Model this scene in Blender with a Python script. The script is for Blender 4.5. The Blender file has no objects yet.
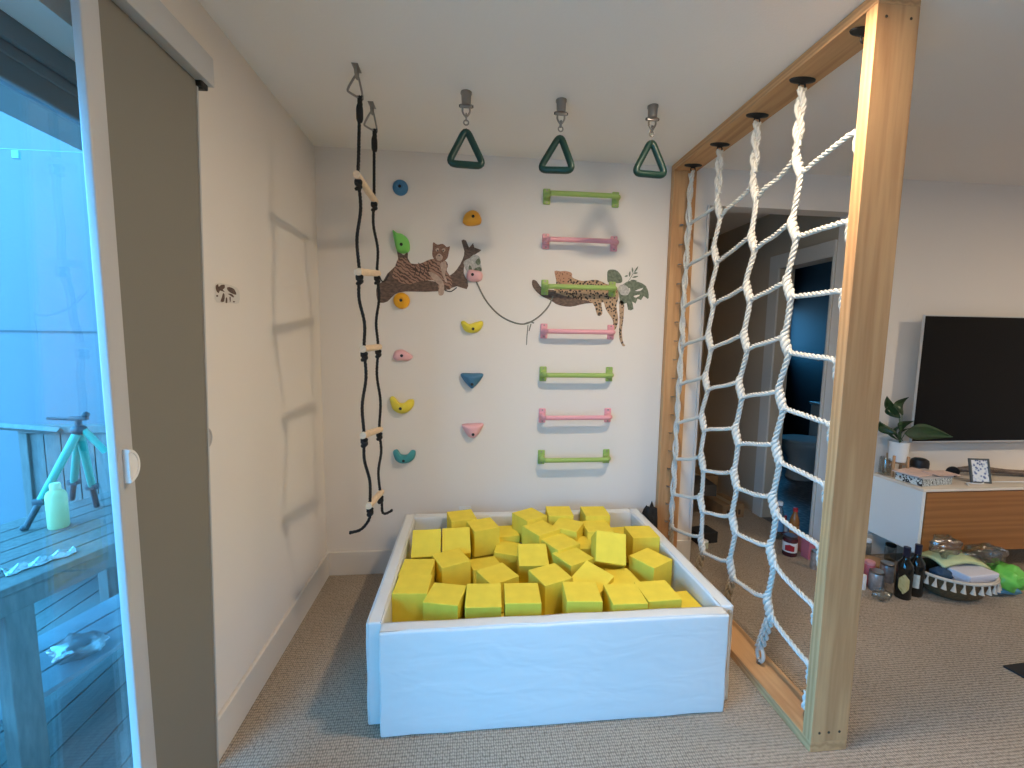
import bpy, bmesh, math, random
from mathutils import Vector, Matrix, Euler
from mathutils.geometry import tessellate_polygon
random.seed(7)
PI = math.pi
SC = bpy.context.scene
COL = SC.collection

# ------------------------------------------------------------------ camera
FPX = 430.439
YAW, PITCH, ROLL = -0.1004, -0.1008, 0.0136
CAM = Vector((0.8371, -2.5412, 1.4081))
cyw, syw = math.cos(YAW), math.sin(YAW)
_r = Vector((cyw, syw, 0)); _f = Vector((-syw, cyw, 0)); _u = Vector((0, 0, 1))
FW = _f * math.cos(PITCH) + _u * math.sin(PITCH)
_u2 = _u * math.cos(PITCH) - _f * math.sin(PITCH)
RT = _r * math.cos(ROLL) + _u2 * math.sin(ROLL)
UP = _u2 * math.cos(ROLL) - _r * math.sin(ROLL)
cam = bpy.data.objects.new('camera', bpy.data.cameras.new('camera'))
COL.objects.link(cam)
m = Matrix((RT, UP, -FW)).transposed().to_4x4(); m.translation = CAM
cam.matrix_world = m
cam.data.sensor_width = 36; cam.data.lens = FPX * 36 / 1024
cam.data.clip_start = 0.02
SC.camera = cam

def on(ax, v, x, y):
    """point of the photograph (x, y) on the world plane axis=v"""
    d = FW + RT * ((x - 512) / FPX) - UP * ((y - 384) / FPX)
    return CAM + d * ((v - CAM[ax]) / d[ax])
def PB(x, y, v=0.0): return on(1, v, x, y)
def PL(x, y, v=0.0): return on(0, v, x, y)
def PF(x, y, v=0.0): return on(2, v, x, y)

# ------------------------------------------------------------------ materials
MATS = {}
def nodes_of(name):
    m = bpy.data.materials.new(name); m.use_nodes = True
    nt = m.node_tree
    return m, nt, nt.nodes['Principled BSDF']
def mat(name, col, rough=.6, metal=0, bump=0, bscale=60, var=0, vscale=8, spec=.5, coat=0, alpha=1, trans=0, sheen=0, emit=None, estr=0, stretch=None, detail=3):
    if name in MATS: return MATS[name]
    m, nt, b = nodes_of(name)
    b.inputs['Base Color'].default_value = (*col, 1)
    b.inputs['Roughness'].default_value = rough
    b.inputs['Metallic'].default_value = metal
    b.inputs['Specular IOR Level'].default_value = spec
    b.inputs['Coat Weight'].default_value = coat
    b.inputs['Alpha'].default_value = alpha
    b.inputs['Transmission Weight'].default_value = trans
    b.inputs['Sheen Weight'].default_value = sheen
    if emit:
        b.inputs['Emission Color'].default_value = (*emit, 1); b.inputs['Emission Strength'].default_value = estr
    tc = nt.nodes.new('ShaderNodeTexCoord')
    src = tc.outputs['Object']
    if stretch:
        mp = nt.nodes.new('ShaderNodeMapping'); mp.inputs['Scale'].default_value = stretch
        nt.links.new(src, mp.inputs[0]); src = mp.outputs[0]
    if var:
        n = nt.nodes.new('ShaderNodeTexNoise'); n.inputs['Scale'].default_value = vscale; n.inputs['Detail'].default_value = detail
        nt.links.new(src, n.inputs[0])
        r = nt.nodes.new('ShaderNodeValToRGB')
        r.color_ramp.elements[0].position = .3; r.color_ramp.elements[1].position = .7
        r.color_ramp.elements[0].color = (*[c * (1 - var) for c in col], 1)
        r.color_ramp.elements[1].color = (*[min(1, c * (1 + var * .6)) for c in col], 1)
        nt.links.new(n.outputs['Fac'], r.inputs[0]); nt.links.new(r.outputs[0], b.inputs['Base Color'])
    if bump:
        n = nt.nodes.new('ShaderNodeTexNoise'); n.inputs['Scale'].default_value = bscale; n.inputs['Detail'].default_value = 4
        nt.links.new(src, n.inputs[0])
        bp = nt.nodes.new('ShaderNodeBump'); bp.inputs['Strength'].default_value = bump; bp.inputs['Distance'].default_value = .01
        nt.links.new(n.outputs['Fac'], bp.inputs['Height']); nt.links.new(bp.outputs[0], b.inputs['Normal'])
    MATS[name] = m
    return m

def wood(name, c0, c1, scale=(1, 1, 1), rough=.6, ring=9, knots=True, dist=5):
    """long grain: the axis with the small scale is the grain's direction"""
    m, nt, b = nodes_of(name)
    tc = nt.nodes.new('ShaderNodeTexCoord')
    mp = nt.nodes.new('ShaderNodeMapping'); mp.inputs['Scale'].default_value = scale
    nt.links.new(tc.outputs['Object'], mp.inputs[0])
    w = nt.nodes.new('ShaderNodeTexWave'); w.wave_type = 'RINGS'; w.rings_direction = 'SPHERICAL' if False else 'X'
    w.inputs['Scale'].default_value = ring; w.inputs['Distortion'].default_value = dist; w.inputs['Detail'].default_value = 2
    w.inputs['Detail Scale'].default_value = 1.2
    nt.links.new(mp.outputs[0], w.inputs[0])
    n = nt.nodes.new('ShaderNodeTexNoise'); n.inputs['Scale'].default_value = 14; n.inputs['Detail'].default_value = 5
    nt.links.new(mp.outputs[0], n.inputs[0])
    mx = nt.nodes.new('ShaderNodeMix'); mx.data_type = 'FLOAT'; mx.inputs[0].default_value = .5
    nt.links.new(w.outputs['Fac'], mx.inputs[2]); nt.links.new(n.outputs['Fac'], mx.inputs[3])
    r = nt.nodes.new('ShaderNodeValToRGB')
    r.color_ramp.elements[0].position = .2; r.color_ramp.elements[1].position = .75
    r.color_ramp.elements[0].color = (*c0, 1); r.color_ramp.elements[1].color = (*c1, 1)
    nt.links.new(mx.outputs[0], r.inputs[0])
    out = r.outputs[0]
    if knots:
        v = nt.nodes.new('ShaderNodeTexVoronoi'); v.inputs['Scale'].default_value = 2.6
        mp2 = nt.nodes.new('ShaderNodeMapping'); mp2.inputs['Scale'].default_value = [1 if s >= 1 else .6 for s in scale]
        nt.links.new(tc.outputs['Object'], mp2.inputs[0]); nt.links.new(mp2.outputs[0], v.inputs[0])
        r2 = nt.nodes.new('ShaderNodeValToRGB'); r2.color_ramp.elements[0].position = .02; r2.color_ramp.elements[1].position = .06
        r2.color_ramp.elements[0].color = (.30, .22, .18, 1); r2.color_ramp.elements[1].color = (1, 1, 1, 1)
        nt.links.new(v.outputs['Distance'], r2.inputs[0])
        mm = nt.nodes.new('ShaderNodeMix'); mm.data_type = 'RGBA'; mm.blend_type = 'MULTIPLY'; mm.inputs[0].default_value = 1
        nt.links.new(out, mm.inputs[6]); nt.links.new(r2.outputs[0], mm.inputs[7]); out = mm.outputs[2]
    nt.links.new(out, b.inputs['Base Color'])
    b.inputs['Roughness'].default_value = rough
    bp = nt.nodes.new('ShaderNodeBump'); bp.inputs['Strength'].default_value = .15; bp.inputs['Distance'].default_value = .004
    nt.links.new(mx.outputs[0], bp.inputs['Height']); nt.links.new(bp.outputs[0], b.inputs['Normal'])
    MATS[name] = m
    return m

def spots(name, base, spot, scale, thr, kind='voronoi', rot=0, c3=None):
    m, nt, b = nodes_of(name)
    tc = nt.nodes.new('ShaderNodeTexCoord')
    mp = nt.nodes.new('ShaderNodeMapping'); mp.inputs['Rotation'].default_value = (0, rot, 0)
    nt.links.new(tc.outputs['Object'], mp.inputs[0])
    if kind == 'voronoi':
        t = nt.nodes.new('ShaderNodeTexVoronoi'); t.inputs['Scale'].default_value = scale; o = t.outputs['Distance']
    else:
        t = nt.nodes.new('ShaderNodeTexWave'); t.inputs['Scale'].default_value = scale; t.inputs['Distortion'].default_value = 6
        t.inputs['Detail'].default_value = 3; t.inputs['Detail Scale'].default_value = 2.5; o = t.outputs['Fac']
    nt.links.new(mp.outputs[0], t.inputs[0])
    r = nt.nodes.new('ShaderNodeValToRGB')
    r.color_ramp.elements[0].position = thr - .06; r.color_ramp.elements[1].position = thr + .06
    r.color_ramp.elements[0].color = (*spot, 1); r.color_ramp.elements[1].color = (*base, 1)
    if c3:
        e = r.color_ramp.elements.new(min(.98, thr + .35)); e.color = (*c3, 1)
    nt.links.new(o, r.inputs[0]); nt.links.new(r.outputs[0], b.inputs['Base Color'])
    b.inputs['Roughness'].default_value = .7
    MATS[name] = m
    return m

def carpet_mat():
    m, nt, b = nodes_of('carpet')
    tc = nt.nodes.new('ShaderNodeTexCoord')
    mp = nt.nodes.new('ShaderNodeMapping'); mp.inputs['Rotation'].default_value = (0, 0, .0); mp.inputs['Scale'].default_value = (125, 85, 1)
    nt.links.new(tc.outputs['Object'], mp.inputs[0])
    v = nt.nodes.new('ShaderNodeTexVoronoi'); v.inputs['Scale'].default_value = 1; v.inputs['Randomness'].default_value = .3
    nt.links.new(mp.outputs[0], v.inputs[0])
    n = nt.nodes.new('ShaderNodeTexNoise'); n.inputs['Scale'].default_value = 2.2; n.inputs['Detail'].default_value = 6
    nt.links.new(tc.outputs['Object'], n.inputs[0])
    r = nt.nodes.new('ShaderNodeValToRGB')
    r.color_ramp.elements[0].position = .15; r.color_ramp.elements[1].position = .75
    r.color_ramp.elements[0].color = (.56, .455, .355, 1); r.color_ramp.elements[1].color = (.17, .135, .10, 1)
    nt.links.new(v.outputs['Distance'], r.inputs[0])
    mx = nt.nodes.new('ShaderNodeMix'); mx.data_type = 'RGBA'; mx.blend_type = 'MULTIPLY'; mx.inputs[0].default_value = .35
    r2 = nt.nodes.new('ShaderNodeValToRGB'); r2.color_ramp.elements[0].position = .3; r2.color_ramp.elements[0].color = (.72, .72, .72, 1); r2.color_ramp.elements[1].position = .7
    nt.links.new(n.outputs['Fac'], r2.inputs[0])
    nt.links.new(r.outputs[0], mx.inputs[6]); nt.links.new(r2.outputs[0], mx.inputs[7]); nt.links.new(mx.outputs[2], b.inputs['Base Color'])
    bp = nt.nodes.new('ShaderNodeBump'); bp.invert = True; bp.inputs['Strength'].default_value = .85; bp.inputs['Distance'].default_value = .006
    nt.links.new(v.outputs['Distance'], bp.inputs['Height']); nt.links.new(bp.outputs[0], b.inputs['Normal'])
    b.inputs['Roughness'].default_value = .95; b.inputs['Specular IOR Level'].default_value = .1
    return m

def vinyl_mat():
    m, nt, b = nodes_of('white_vinyl')
    b.inputs['Base Color'].default_value = (.72, .73, .72, 1); b.inputs['Roughness'].default_value = .42
    tc = nt.nodes.new('ShaderNodeTexCoord')
    mp = nt.nodes.new('ShaderNodeMapping'); mp.inputs['Rotation'].default_value = (0, .75, 0); mp.inputs['Scale'].default_value = (3, 3, 9)
    nt.links.new(tc.outputs['Object'], mp.inputs[0])
    n = nt.nodes.new('ShaderNodeTexNoise'); n.inputs['Scale'].default_value = 1.5; n.inputs['Detail'].default_value = 2; n.inputs['Distortion'].default_value = .6
    nt.links.new(mp.outputs[0], n.inputs[0])
    bp = nt.nodes.new('ShaderNodeBump'); bp.inputs['Strength'].default_value = .22; bp.inputs['Distance'].default_value = .02
    nt.links.new(n.outputs['Fac'], bp.inputs['Height']); nt.links.new(bp.outputs[0], b.inputs['Normal'])
    return m

def glass_mat(name, tint=(.9, .97, 1), refl=.08, rough=.0):
    m = bpy.data.materials.new(name); m.use_nodes = True
    nt = m.node_tree; nt.nodes.clear()
    o = nt.nodes.new('ShaderNodeOutputMaterial'); t = nt.nodes.new('ShaderNodeBsdfTransparent'); g = nt.nodes.new('ShaderNodeBsdfGlossy')
    t.inputs[0].default_value = (*tint, 1); g.inputs['Roughness'].default_value = rough
    lw = nt.nodes.new('ShaderNodeLayerWeight'); f = nt.nodes.new('ShaderNodeMath'); f.operation = 'POWER'; f.inputs[1].default_value = 4
    nt.links.new(lw.outputs['Facing'], f.inputs[0])
    x = nt.nodes.new('ShaderNodeMixShader')
    a = nt.nodes.new('ShaderNodeMath'); a.operation = 'ADD'; a.inputs[1].default_value = refl
    nt.links.new(f.outputs[0], a.inputs[0]); nt.links.new(a.outputs[0], x.inputs[0])
    nt.links.new(t.outputs[0], x.inputs[1]); nt.links.new(g.outputs[0], x.inputs[2]); nt.links.new(x.outputs[0], o.inputs[0])
    MATS[name] = m
    return m

WALL = mat('wall_paint', (.78, .72, .655), .75, bump=.06, bscale=180)
CEIL = mat('ceiling_paint', (.87, .81, .74), .85, bump=.12, bscale=120)
TRIM = mat('trim_paint', (.70, .65, .59), .45)
CARPET = carpet_mat()
VINYL = vinyl_mat()
FOAM = mat('yellow_foam', (.86, .67, .075), .85, bump=.12, bscale=260, spec=.15, var=.05, vscale=20)
PINE_Z = wood('pine_upright', (.46, .235, .10), (.60, .34, .155), (9, 9, .55), ring=2.2, dist=6)
PINE_Y = wood('pine_lengthwise', (.46, .235, .10), (.60, .34, .155), (9, .55, 9), ring=2.2, dist=6)
PINE_END = mat('pine_end_grain', (.50, .34, .19), .8, var=.25, vscale=60)
ROPE = mat('white_rope', (.66, .64, .585), .75, bump=.3, bscale=500)
ROPE_T = mat('tan_twine', (.52, .42, .30), .85, bump=.3, bscale=500)
BLACKROPE = mat('black_rope', (.008, .008, .009), .75, bump=.4, bscale=500)
STEEL = mat('steel', (.34, .32, .30), .38, metal=1)
BLACKMETAL = mat('black_metal', (.02, .018, .016), .45, metal=.3)
DOWEL = mat('pale_dowel_wood', (.74, .56, .38), .6, var=.12, vscale=30, stretch=(4, 1, 4))
GREENPL = mat('dark_green_plastic', (.003, .036, .026), .4)
BARGREEN = mat('lime_plastic', (.32, .46, .12), .5)
BARPINK = mat('pink_plastic', (.78, .36, .41), .5)
SHADEGREY = mat('grey_shade_fabric', (.21, .197, .165), .9, bump=.15, bscale=600)
WHITEAL = mat('white_aluminium', (.48, .48, .48), .35)
FRAMEGREY = mat('grey_window_frame', (.20, .20, .20), .4)
GLASS = glass_mat('window_glass', (.86, .95, 1), .05)
CLEAR = glass_mat('clear_plastic', (.80, .83, .83), .16, .12)
BAGPL = glass_mat('bag_film', (.72, .74, .74), .14, .25)
PLASTICW = mat('white_plastic', (.78, .78, .77), .4)

# ------------------------------------------------------------------ mesh helpers
def base_off(parent):
    o = Vector((0, 0, 0)); p = parent
    while p is not None:
        o += p.location; p = p.parent
    return o
def finish(name, bm, m, parent=None, smooth=False, origin=None):
    me = bpy.data.meshes.new(name)
    bmesh.ops.recalc_face_normals(bm, faces=bm.faces)
    if parent is None:
        if origin is None:
            xs = [v.co for v in bm.verts]
            lo = Vector([min(c[i] for c in xs) for i in range(3)]); hi = Vector([max(c[i] for c in xs) for i in range(3)])
            origin = Vector(((lo.x + hi.x) / 2, (lo.y + hi.y) / 2, lo.z))
        off = Vector(origin)
    else:
        off = base_off(parent)
    for v in bm.verts: v.co -= off
    bm.to_mesh(me); bm.free()
    for mm in (m if isinstance(m, (list, tuple)) else [m]): me.materials.append(mm)
    if smooth:
        for p in me.polygons: p.use_smooth = True
        if smooth != 'all' and hasattr(me, 'set_sharp_from_angle'): me.set_sharp_from_angle(angle=math.radians(40))
    o = bpy.data.objects.new(name, me); COL.objects.link(o)
    if parent is None: o.location = off
    else: o.parent = parent
    return o
def thing(name, label, cat, loc=(0, 0, 0), group=None):
    o = bpy.data.objects.new(name, None); o.empty_display_size = .05; COL.objects.link(o)
    o.location = loc; return tag(o, label, cat, group)
def tag(o, label, cat, group=None):
    o['label'] = label; o['category'] = cat
    if group: o['group'] = group
    return o
def struct(name, bm, m, parent=None, smooth=False):
    o = finish(name, bm, m, parent, smooth)
    if parent is None: o['kind'] = 'structure'
    return o
def copy_tree(o, parent=None):
    c = o.copy(); COL.objects.link(c); c.parent = parent
    for ch in [x for x in bpy.data.objects if x.parent is o]: copy_tree(ch, c)
    return c
def B(): return bmesh.new()
def box(bm, lo, hi, bev=0, seg=2, mi=0, M=None):
    lo = Vector(lo); hi = Vector(hi)
    r = bmesh.ops.create_cube(bm, size=1)
    vs = r['verts']
    c = (lo + hi) / 2; s = hi - lo
    for v in vs:
        v.co = Vector((v.co.x * s.x, v.co.y * s.y, v.co.z * s.z)) + c
    fs = {f for v in vs for f in v.link_faces}
    for f in fs: f.material_index = mi
    if bev:
        es = list({e for v in vs for e in v.link_edges})
        n0 = set(bm.verts) - set(vs)
        r2 = bmesh.ops.bevel(bm, geom=es, offset=bev, segments=seg, profile=.5, affect='EDGES')
        vs = [v for v in bm.verts if v not in n0]
    if M is not None:
        for v in vs: v.co = M @ v.co
    return vs
def cyl(bm, a, b, r, r2=None, n=16, cap=True):
    a = Vector(a); b = Vector(b); d = b - a
    if r2 is None: r2 = r
    q = d.to_track_quat('Z', 'Y').to_matrix()
    ra = [bm.verts.new(a + q @ Vector((math.cos(2 * PI * i / n) * r, math.sin(2 * PI * i / n) * r, 0))) for i in range(n)]
    rb = [bm.verts.new(b + q @ Vector((math.cos(2 * PI * i / n) * r2, math.sin(2 * PI * i / n) * r2, 0))) for i in range(n)]
    for i in range(n): bm.faces.new((ra[i], ra[(i + 1) % n], rb[(i + 1) % n], rb[i]))
    if cap: bm.faces.new(ra[::-1]); bm.faces.new(rb)
def smoothpath(pts, per=6, closed=False):
    P = [Vector(p) for p in pts]; n = len(P); out = []
    for i in range(n if closed else n - 1):
        if closed: p0, p1, p2, p3 = P[(i - 1) % n], P[i], P[(i + 1) % n], P[(i + 2) % n]
        else: p0, p1, p2, p3 = P[max(i - 1, 0)], P[i], P[i + 1], P[min(i + 2, n - 1)]
        for k in range(per):
            t = k / per
            out.append(.5 * ((2 * p1) + (p2 - p0) * t + (2 * p0 - 5 * p1 + 4 * p2 - p3) * t * t + (3 * p1 - p0 - 3 * p2 + p3) * t ** 3))
    if not closed: out.append(P[-1].copy())
    return out
def tube(bm, path, r, n=8, closed=False, cap=True):
    """r: number or list per point"""
    P = [Vector(p) for p in path]; N = len(P); rings = []
    up = None
    for i in range(N):
        if closed: t = (P[(i + 1) % N] - P[(i - 1) % N])
        else: t = P[min(i + 1, N - 1)] - P[max(i - 1, 0)]
        if t.length < 1e-9: t = Vector((0, 0, 1))
        t.normalize()
        if up is None:
            up = Vector((0, 0, 1)) if abs(t.z) < .9 else Vector((1, 0, 0))
        up = (up - t * up.dot(t))
        if up.length < 1e-6: up = t.orthogonal()
        up.normalize(); s = t.cross(up)
        rr = r[i] if isinstance(r, (list, tuple)) else r
        rings.append([bm.verts.new(P[i] + (up * math.cos(2 * PI * k / n) + s * math.sin(2 * PI * k / n)) * rr) for k in range(n)])
    for i in range(N if closed else N - 1):
        A = rings[i]; C = rings[(i + 1) % N]
        for k in range(n): bm.faces.new((A[k], A[(k + 1) % n], C[(k + 1) % n], C[k]))
    if not closed and cap: bm.faces.new(rings[0][::-1]); bm.faces.new(rings[-1])
def resample(P, step):
    out = [P[0].copy()]; acc = 0
    for a, b in zip(P, P[1:]):
        L = (b - a).length
        if L < 1e-9: continue
        d = step - acc
        while d <= L:
            out.append(a + (b - a) * (d / L)); d += step
        acc = L - (d - step)
    if (out[-1] - P[-1]).length > step * .3: out.append(P[-1].copy())
    return out
def strands(bm, pts, r, k=3, pitch=None, per=6, n=6, rfun=None, step=None, phase=0, off=None, sr=None):
    """laid rope: k strands twisted round the path"""
    P = resample(smoothpath(pts, per), step or r * .45)
    pitch = pitch or r * 6
    T = []; up = None; fr = []
    for i in range(len(P)):
        t = (P[min(i + 1, len(P) - 1)] - P[max(i - 1, 0)]).normalized()
        if up is None: up = Vector((1, 0, 0)) if abs(t.x) < .9 else Vector((0, 1, 0))
        up = (up - t * up.dot(t)).normalized(); fr.append((up.copy(), t.cross(up)))
    for j in range(k):
        path = []; rad = []
        L = 0
        for i in range(len(P)):
            if i: L += (P[i] - P[i - 1]).length
            q = (rfun(i / (len(P) - 1)) if rfun else 1) * r
            a = phase + 2 * PI * (L / pitch + j / k)
            o = q * (off or .56)
            path.append(P[i] + fr[i][0] * (math.cos(a) * o) + fr[i][1] * (math.sin(a) * o))
            rad.append(q * (sr or .50))
        tube(bm, path, rad, n)
def lathe(bm, prof, c, n=24, axis='Z', sx=1, sy=1):
    c = Vector(c); rings = []
    for r, h in prof:
        ring = []
        for k in range(n):
            a = 2 * PI * k / n
            p = Vector((math.cos(a) * r * sx, math.sin(a) * r * sy, h))
            if axis == 'Y': p = Vector((p.x, -p.z, p.y))
            ring.append(bm.verts.new(c + p))
        rings.append(ring)
    for A, C in zip(rings, rings[1:]):
        for k in range(n): bm.faces.new((A[k], A[(k + 1) % n], C[(k + 1) % n], C[k]))
    if prof[0][0] > 1e-4: bm.faces.new(rings[0][::-1])
    if prof[-1][0] > 1e-4: bm.faces.new(rings[-1])
    bmesh.ops.remove_doubles(bm, verts=[v for rg in (rings[0], rings[-1]) for v in rg], dist=1e-6)
def torus(bm, c, R, r, axis=(0, 0, 1), n=24, k=8, sx=1, sy=1, rot=0):
    q = Vector(axis).to_track_quat('Z', 'Y').to_matrix()
    pts = []
    for i in range(n):
        a = 2 * PI * i / n
        x, y = math.cos(a) * R * sx, math.sin(a) * R * sy
        x, y = x * math.cos(rot) - y * math.sin(rot), x * math.sin(rot) + y * math.cos(rot)
        pts.append(Vector(c) + q @ Vector((x, y, 0)))
    tube(bm, pts, r, k, closed=True)
def sph(bm, c, r, s=(1, 1, 1), u=16, v=10, noise=0, M=None):
    res = bmesh.ops.create_uvsphere(bm, u_segments=u, v_segments=v, radius=r)
    for w in res['verts']:
        f = 1 + (random.random() - .5) * noise
        w.co = Vector((w.co.x * s[0], w.co.y * s[1], w.co.z * s[2])) * f
        if M is not None: w.co = M @ w.co
        w.co += Vector(c)
def poly(bm, pts, n_dir, th, mi=0):
    """flat outline (world points, planar) given thickness th along n_dir"""
    n_dir = Vector(n_dir).normalized()
    a = [bm.verts.new(Vector(p)) for p in pts]; b = [bm.verts.new(Vector(p) + n_dir * th) for p in pts]
    fs = [bm.faces.new(b), bm.faces.new(a[::-1])]
    for i in range(len(a)): fs.append(bm.faces.new((a[i], a[(i + 1) % len(a)], b[(i + 1) % len(a)], b[i])))
    for f in fs: f.material_index = mi
def grid_sheet(bm, f, nu, nv):
    V = [[bm.verts.new(f(i / nu, j / nv)) for j in range(nv + 1)] for i in range(nu + 1)]
    for i in range(nu):
        for j in range(nv): bm.faces.new((V[i][j], V[i + 1][j], V[i + 1][j + 1], V[i][j + 1]))
def rotM(c, rx=0, ry=0, rz=0):
    c = Vector(c)
    return Matrix.Translation(c) @ Euler((rx, ry, rz)).to_matrix().to_4x4() @ Matrix.Translation(-c)

# ------------------------------------------------------------------ the room
H = 2.44; XR = 6.6; YB = -5.6
OPX0, OPX1, OPZ = 2.257, 3.22, 2.228
b = B(); box(b, (0, YB, -.06), (XR, 0, 0)); box(b, (OPX0 - .1, 0, -.06), (3.22, 1.75, 0)); struct('floor', b, CARPET)
b = B(); box(b, (-.12, YB - .12, H), (XR + .12, 3.3, H + .08)); struct('ceiling', b, CEIL)
b = B()
box(b, (-.12, 0, 0), (OPX0, .11, H)); box(b, (OPX0, 0, OPZ), (OPX1, .11, H)); box(b, (OPX1, 0, 0), (XR, .11, H))
struct('wall_back', b, WALL)
# left wall with the sliding door's opening
DZ, DY1, DY0 = 2.055, -1.175, -3.9
b = B()
box(b, (-.20, DY1, 0), (0, .0, H)); box(b, (-.20, DY0, DZ), (0, DY1, H)); box(b, (-.20, YB, 0), (0, DY0, H))
struct('wall_left', b, WALL)
# rear wall with a window, right wall
b = B()
box(b, (-.20, YB - .12, 0), (XR + .12, YB, H))
struct('wall_rear', b, WALL)
b = B(); box(b, (XR, YB, 0), (XR + .12, .11, H)); struct('wall_right', b, WALL)
# baseboards
def baseboard(name, lo, hi, h=.144):
    b = B(); box(b, (lo[0], lo[1], 0), (hi[0], hi[1], h), .004, 2); return struct(name, b, TRIM)
baseboard('baseboard_left', (0, DY1, 0), (.016, -.016, 0))
baseboard('baseboard_back', (0, -.016, 0), (OPX0, 0, 0))
baseboard('baseboard_tv', (OPX1, -.016, 0), (XR, 0, 0))

# hall behind the opening
HX1 = 3.22
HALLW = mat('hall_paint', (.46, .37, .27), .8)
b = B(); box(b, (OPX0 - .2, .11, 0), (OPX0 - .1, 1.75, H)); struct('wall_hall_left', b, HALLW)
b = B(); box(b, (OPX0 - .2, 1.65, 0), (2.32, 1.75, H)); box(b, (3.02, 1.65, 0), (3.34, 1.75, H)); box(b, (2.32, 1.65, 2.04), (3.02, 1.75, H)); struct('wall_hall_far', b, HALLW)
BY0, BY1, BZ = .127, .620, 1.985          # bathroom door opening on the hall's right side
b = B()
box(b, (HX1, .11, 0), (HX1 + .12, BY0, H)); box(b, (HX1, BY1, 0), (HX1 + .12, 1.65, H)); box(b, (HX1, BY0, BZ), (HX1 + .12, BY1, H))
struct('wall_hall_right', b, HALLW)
b = B(); t = .105
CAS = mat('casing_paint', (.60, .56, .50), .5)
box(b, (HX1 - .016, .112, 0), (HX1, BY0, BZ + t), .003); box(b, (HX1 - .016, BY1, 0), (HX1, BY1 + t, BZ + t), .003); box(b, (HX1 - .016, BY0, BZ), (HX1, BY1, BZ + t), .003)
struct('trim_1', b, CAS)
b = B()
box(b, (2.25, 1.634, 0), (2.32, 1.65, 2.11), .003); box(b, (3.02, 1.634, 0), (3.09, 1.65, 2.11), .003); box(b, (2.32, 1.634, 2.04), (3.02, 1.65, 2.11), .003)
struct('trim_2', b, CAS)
b = B()
box(b, (2.32, 1.67, 0.004), (3.02, 1.705, 2.04), .003)
for x0, x1 in ((2.40, 2.63), (2.71, 2.94)):
    for z0, z1 in ((.2, .9), (1.05, 1.9)): box(b, (x0, 1.66, z0), (x1, 1.67, z1), .006)
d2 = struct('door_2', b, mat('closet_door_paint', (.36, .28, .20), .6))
b = B(); cyl(b, (2.955, 1.655, 1.0), (2.955, 1.61, 1.0), .012); sph(b, (2.955, 1.60, 1.0), .028); finish('door_knob', b, STEEL, d2, True)
# pale end of the back wall at the opening
b = B(); box(b, (OPX0 - .004, -.006, 0), (OPX0 + .012, .116, OPZ), .002); struct('trim_3', b, TRIM)
# bathroom
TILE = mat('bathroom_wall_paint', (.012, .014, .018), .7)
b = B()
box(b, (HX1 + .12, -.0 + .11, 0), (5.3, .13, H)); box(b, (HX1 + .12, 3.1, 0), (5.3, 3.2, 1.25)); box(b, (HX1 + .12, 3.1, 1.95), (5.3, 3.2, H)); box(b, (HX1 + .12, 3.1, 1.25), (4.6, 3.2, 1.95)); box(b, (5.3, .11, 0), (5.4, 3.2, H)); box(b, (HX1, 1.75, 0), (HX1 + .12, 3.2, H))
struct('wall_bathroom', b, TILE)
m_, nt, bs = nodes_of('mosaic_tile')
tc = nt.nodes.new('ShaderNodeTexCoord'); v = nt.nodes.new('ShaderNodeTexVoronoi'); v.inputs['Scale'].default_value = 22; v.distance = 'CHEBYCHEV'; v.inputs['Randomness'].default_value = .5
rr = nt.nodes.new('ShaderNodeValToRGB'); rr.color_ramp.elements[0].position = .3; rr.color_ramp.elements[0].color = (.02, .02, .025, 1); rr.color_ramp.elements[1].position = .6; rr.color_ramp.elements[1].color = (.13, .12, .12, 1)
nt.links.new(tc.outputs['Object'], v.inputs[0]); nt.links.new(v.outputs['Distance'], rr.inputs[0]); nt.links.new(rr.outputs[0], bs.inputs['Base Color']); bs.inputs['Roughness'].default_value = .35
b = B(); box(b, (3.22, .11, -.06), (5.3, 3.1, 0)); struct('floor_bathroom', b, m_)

b = B()
for x0, x1, z0, z1 in ((4.6, 4.64, 1.25, 1.95), (5.26, 5.3, 1.25, 1.95), (4.64, 5.26, 1.25, 1.29), (4.64, 5.26, 1.91, 1.95)): box(b, (x0, 3.12, z0), (x1, 3.18, z1), .003)
wr = struct('added_window', b, TRIM)  # unseen window, added to let daylight onto the toilet in the dark bathroom
b = B(); box(b, (4.64, 3.148, 1.29), (5.26, 3.152, 1.91)); finish('window_glass', b, GLASS, wr)
# ------------------------------------------------------------------ sliding glass door and what hangs before it
b = B()
x0, x1 = -.19, -.098
box(b, (x0, DY0, DZ - .048), (x1, DY1, DZ), .003); box(b, (x0, DY0, DZ - .075), (x1 - .012, DY1, DZ - .048), .003)
box(b, (x0, DY1 - .05, 0), (x1, DY1, DZ - .045), .003); box(b, (x0, DY0, 0), (x1, DY0 + .05, DZ - .045), .003)
box(b, (x0, DY0, 0), (x1, DY1, .03), .003)
dr = struct('door_1', b, FRAMEGREY)
for nm, ya, yb, xa in (('sliding_sash', -2.70, DY1 - .05, -.130), ('sliding_sash', DY0 + .05, -2.62, -.168)):
    b = B(); w = .062
    box(b, (xa - .016, ya, .03), (xa + .016, ya + w, 1.99), .003); box(b, (xa - .016, yb - w, .03), (xa + .016, yb, 1.99), .003)
    box(b, (xa - .016, ya + w, .03), (xa + .016, yb - w, .12), .003); box(b, (xa - .016, ya + w, 1.93), (xa + .016, yb - w, 1.99), .003)
    s = finish(nm, b, FRAMEGREY, dr)
    b = B(); box(b, (xa - .004, ya + w, .12), (xa + .004, yb - w, 1.93)); finish('glass_pane', b, GLASS, s)
t = thing('sliding_panel_shade', 'tall grey fabric panel shade hanging beside the glass door, stacked at its end', 'window shade', (.085, -1.4, 0))
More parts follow.
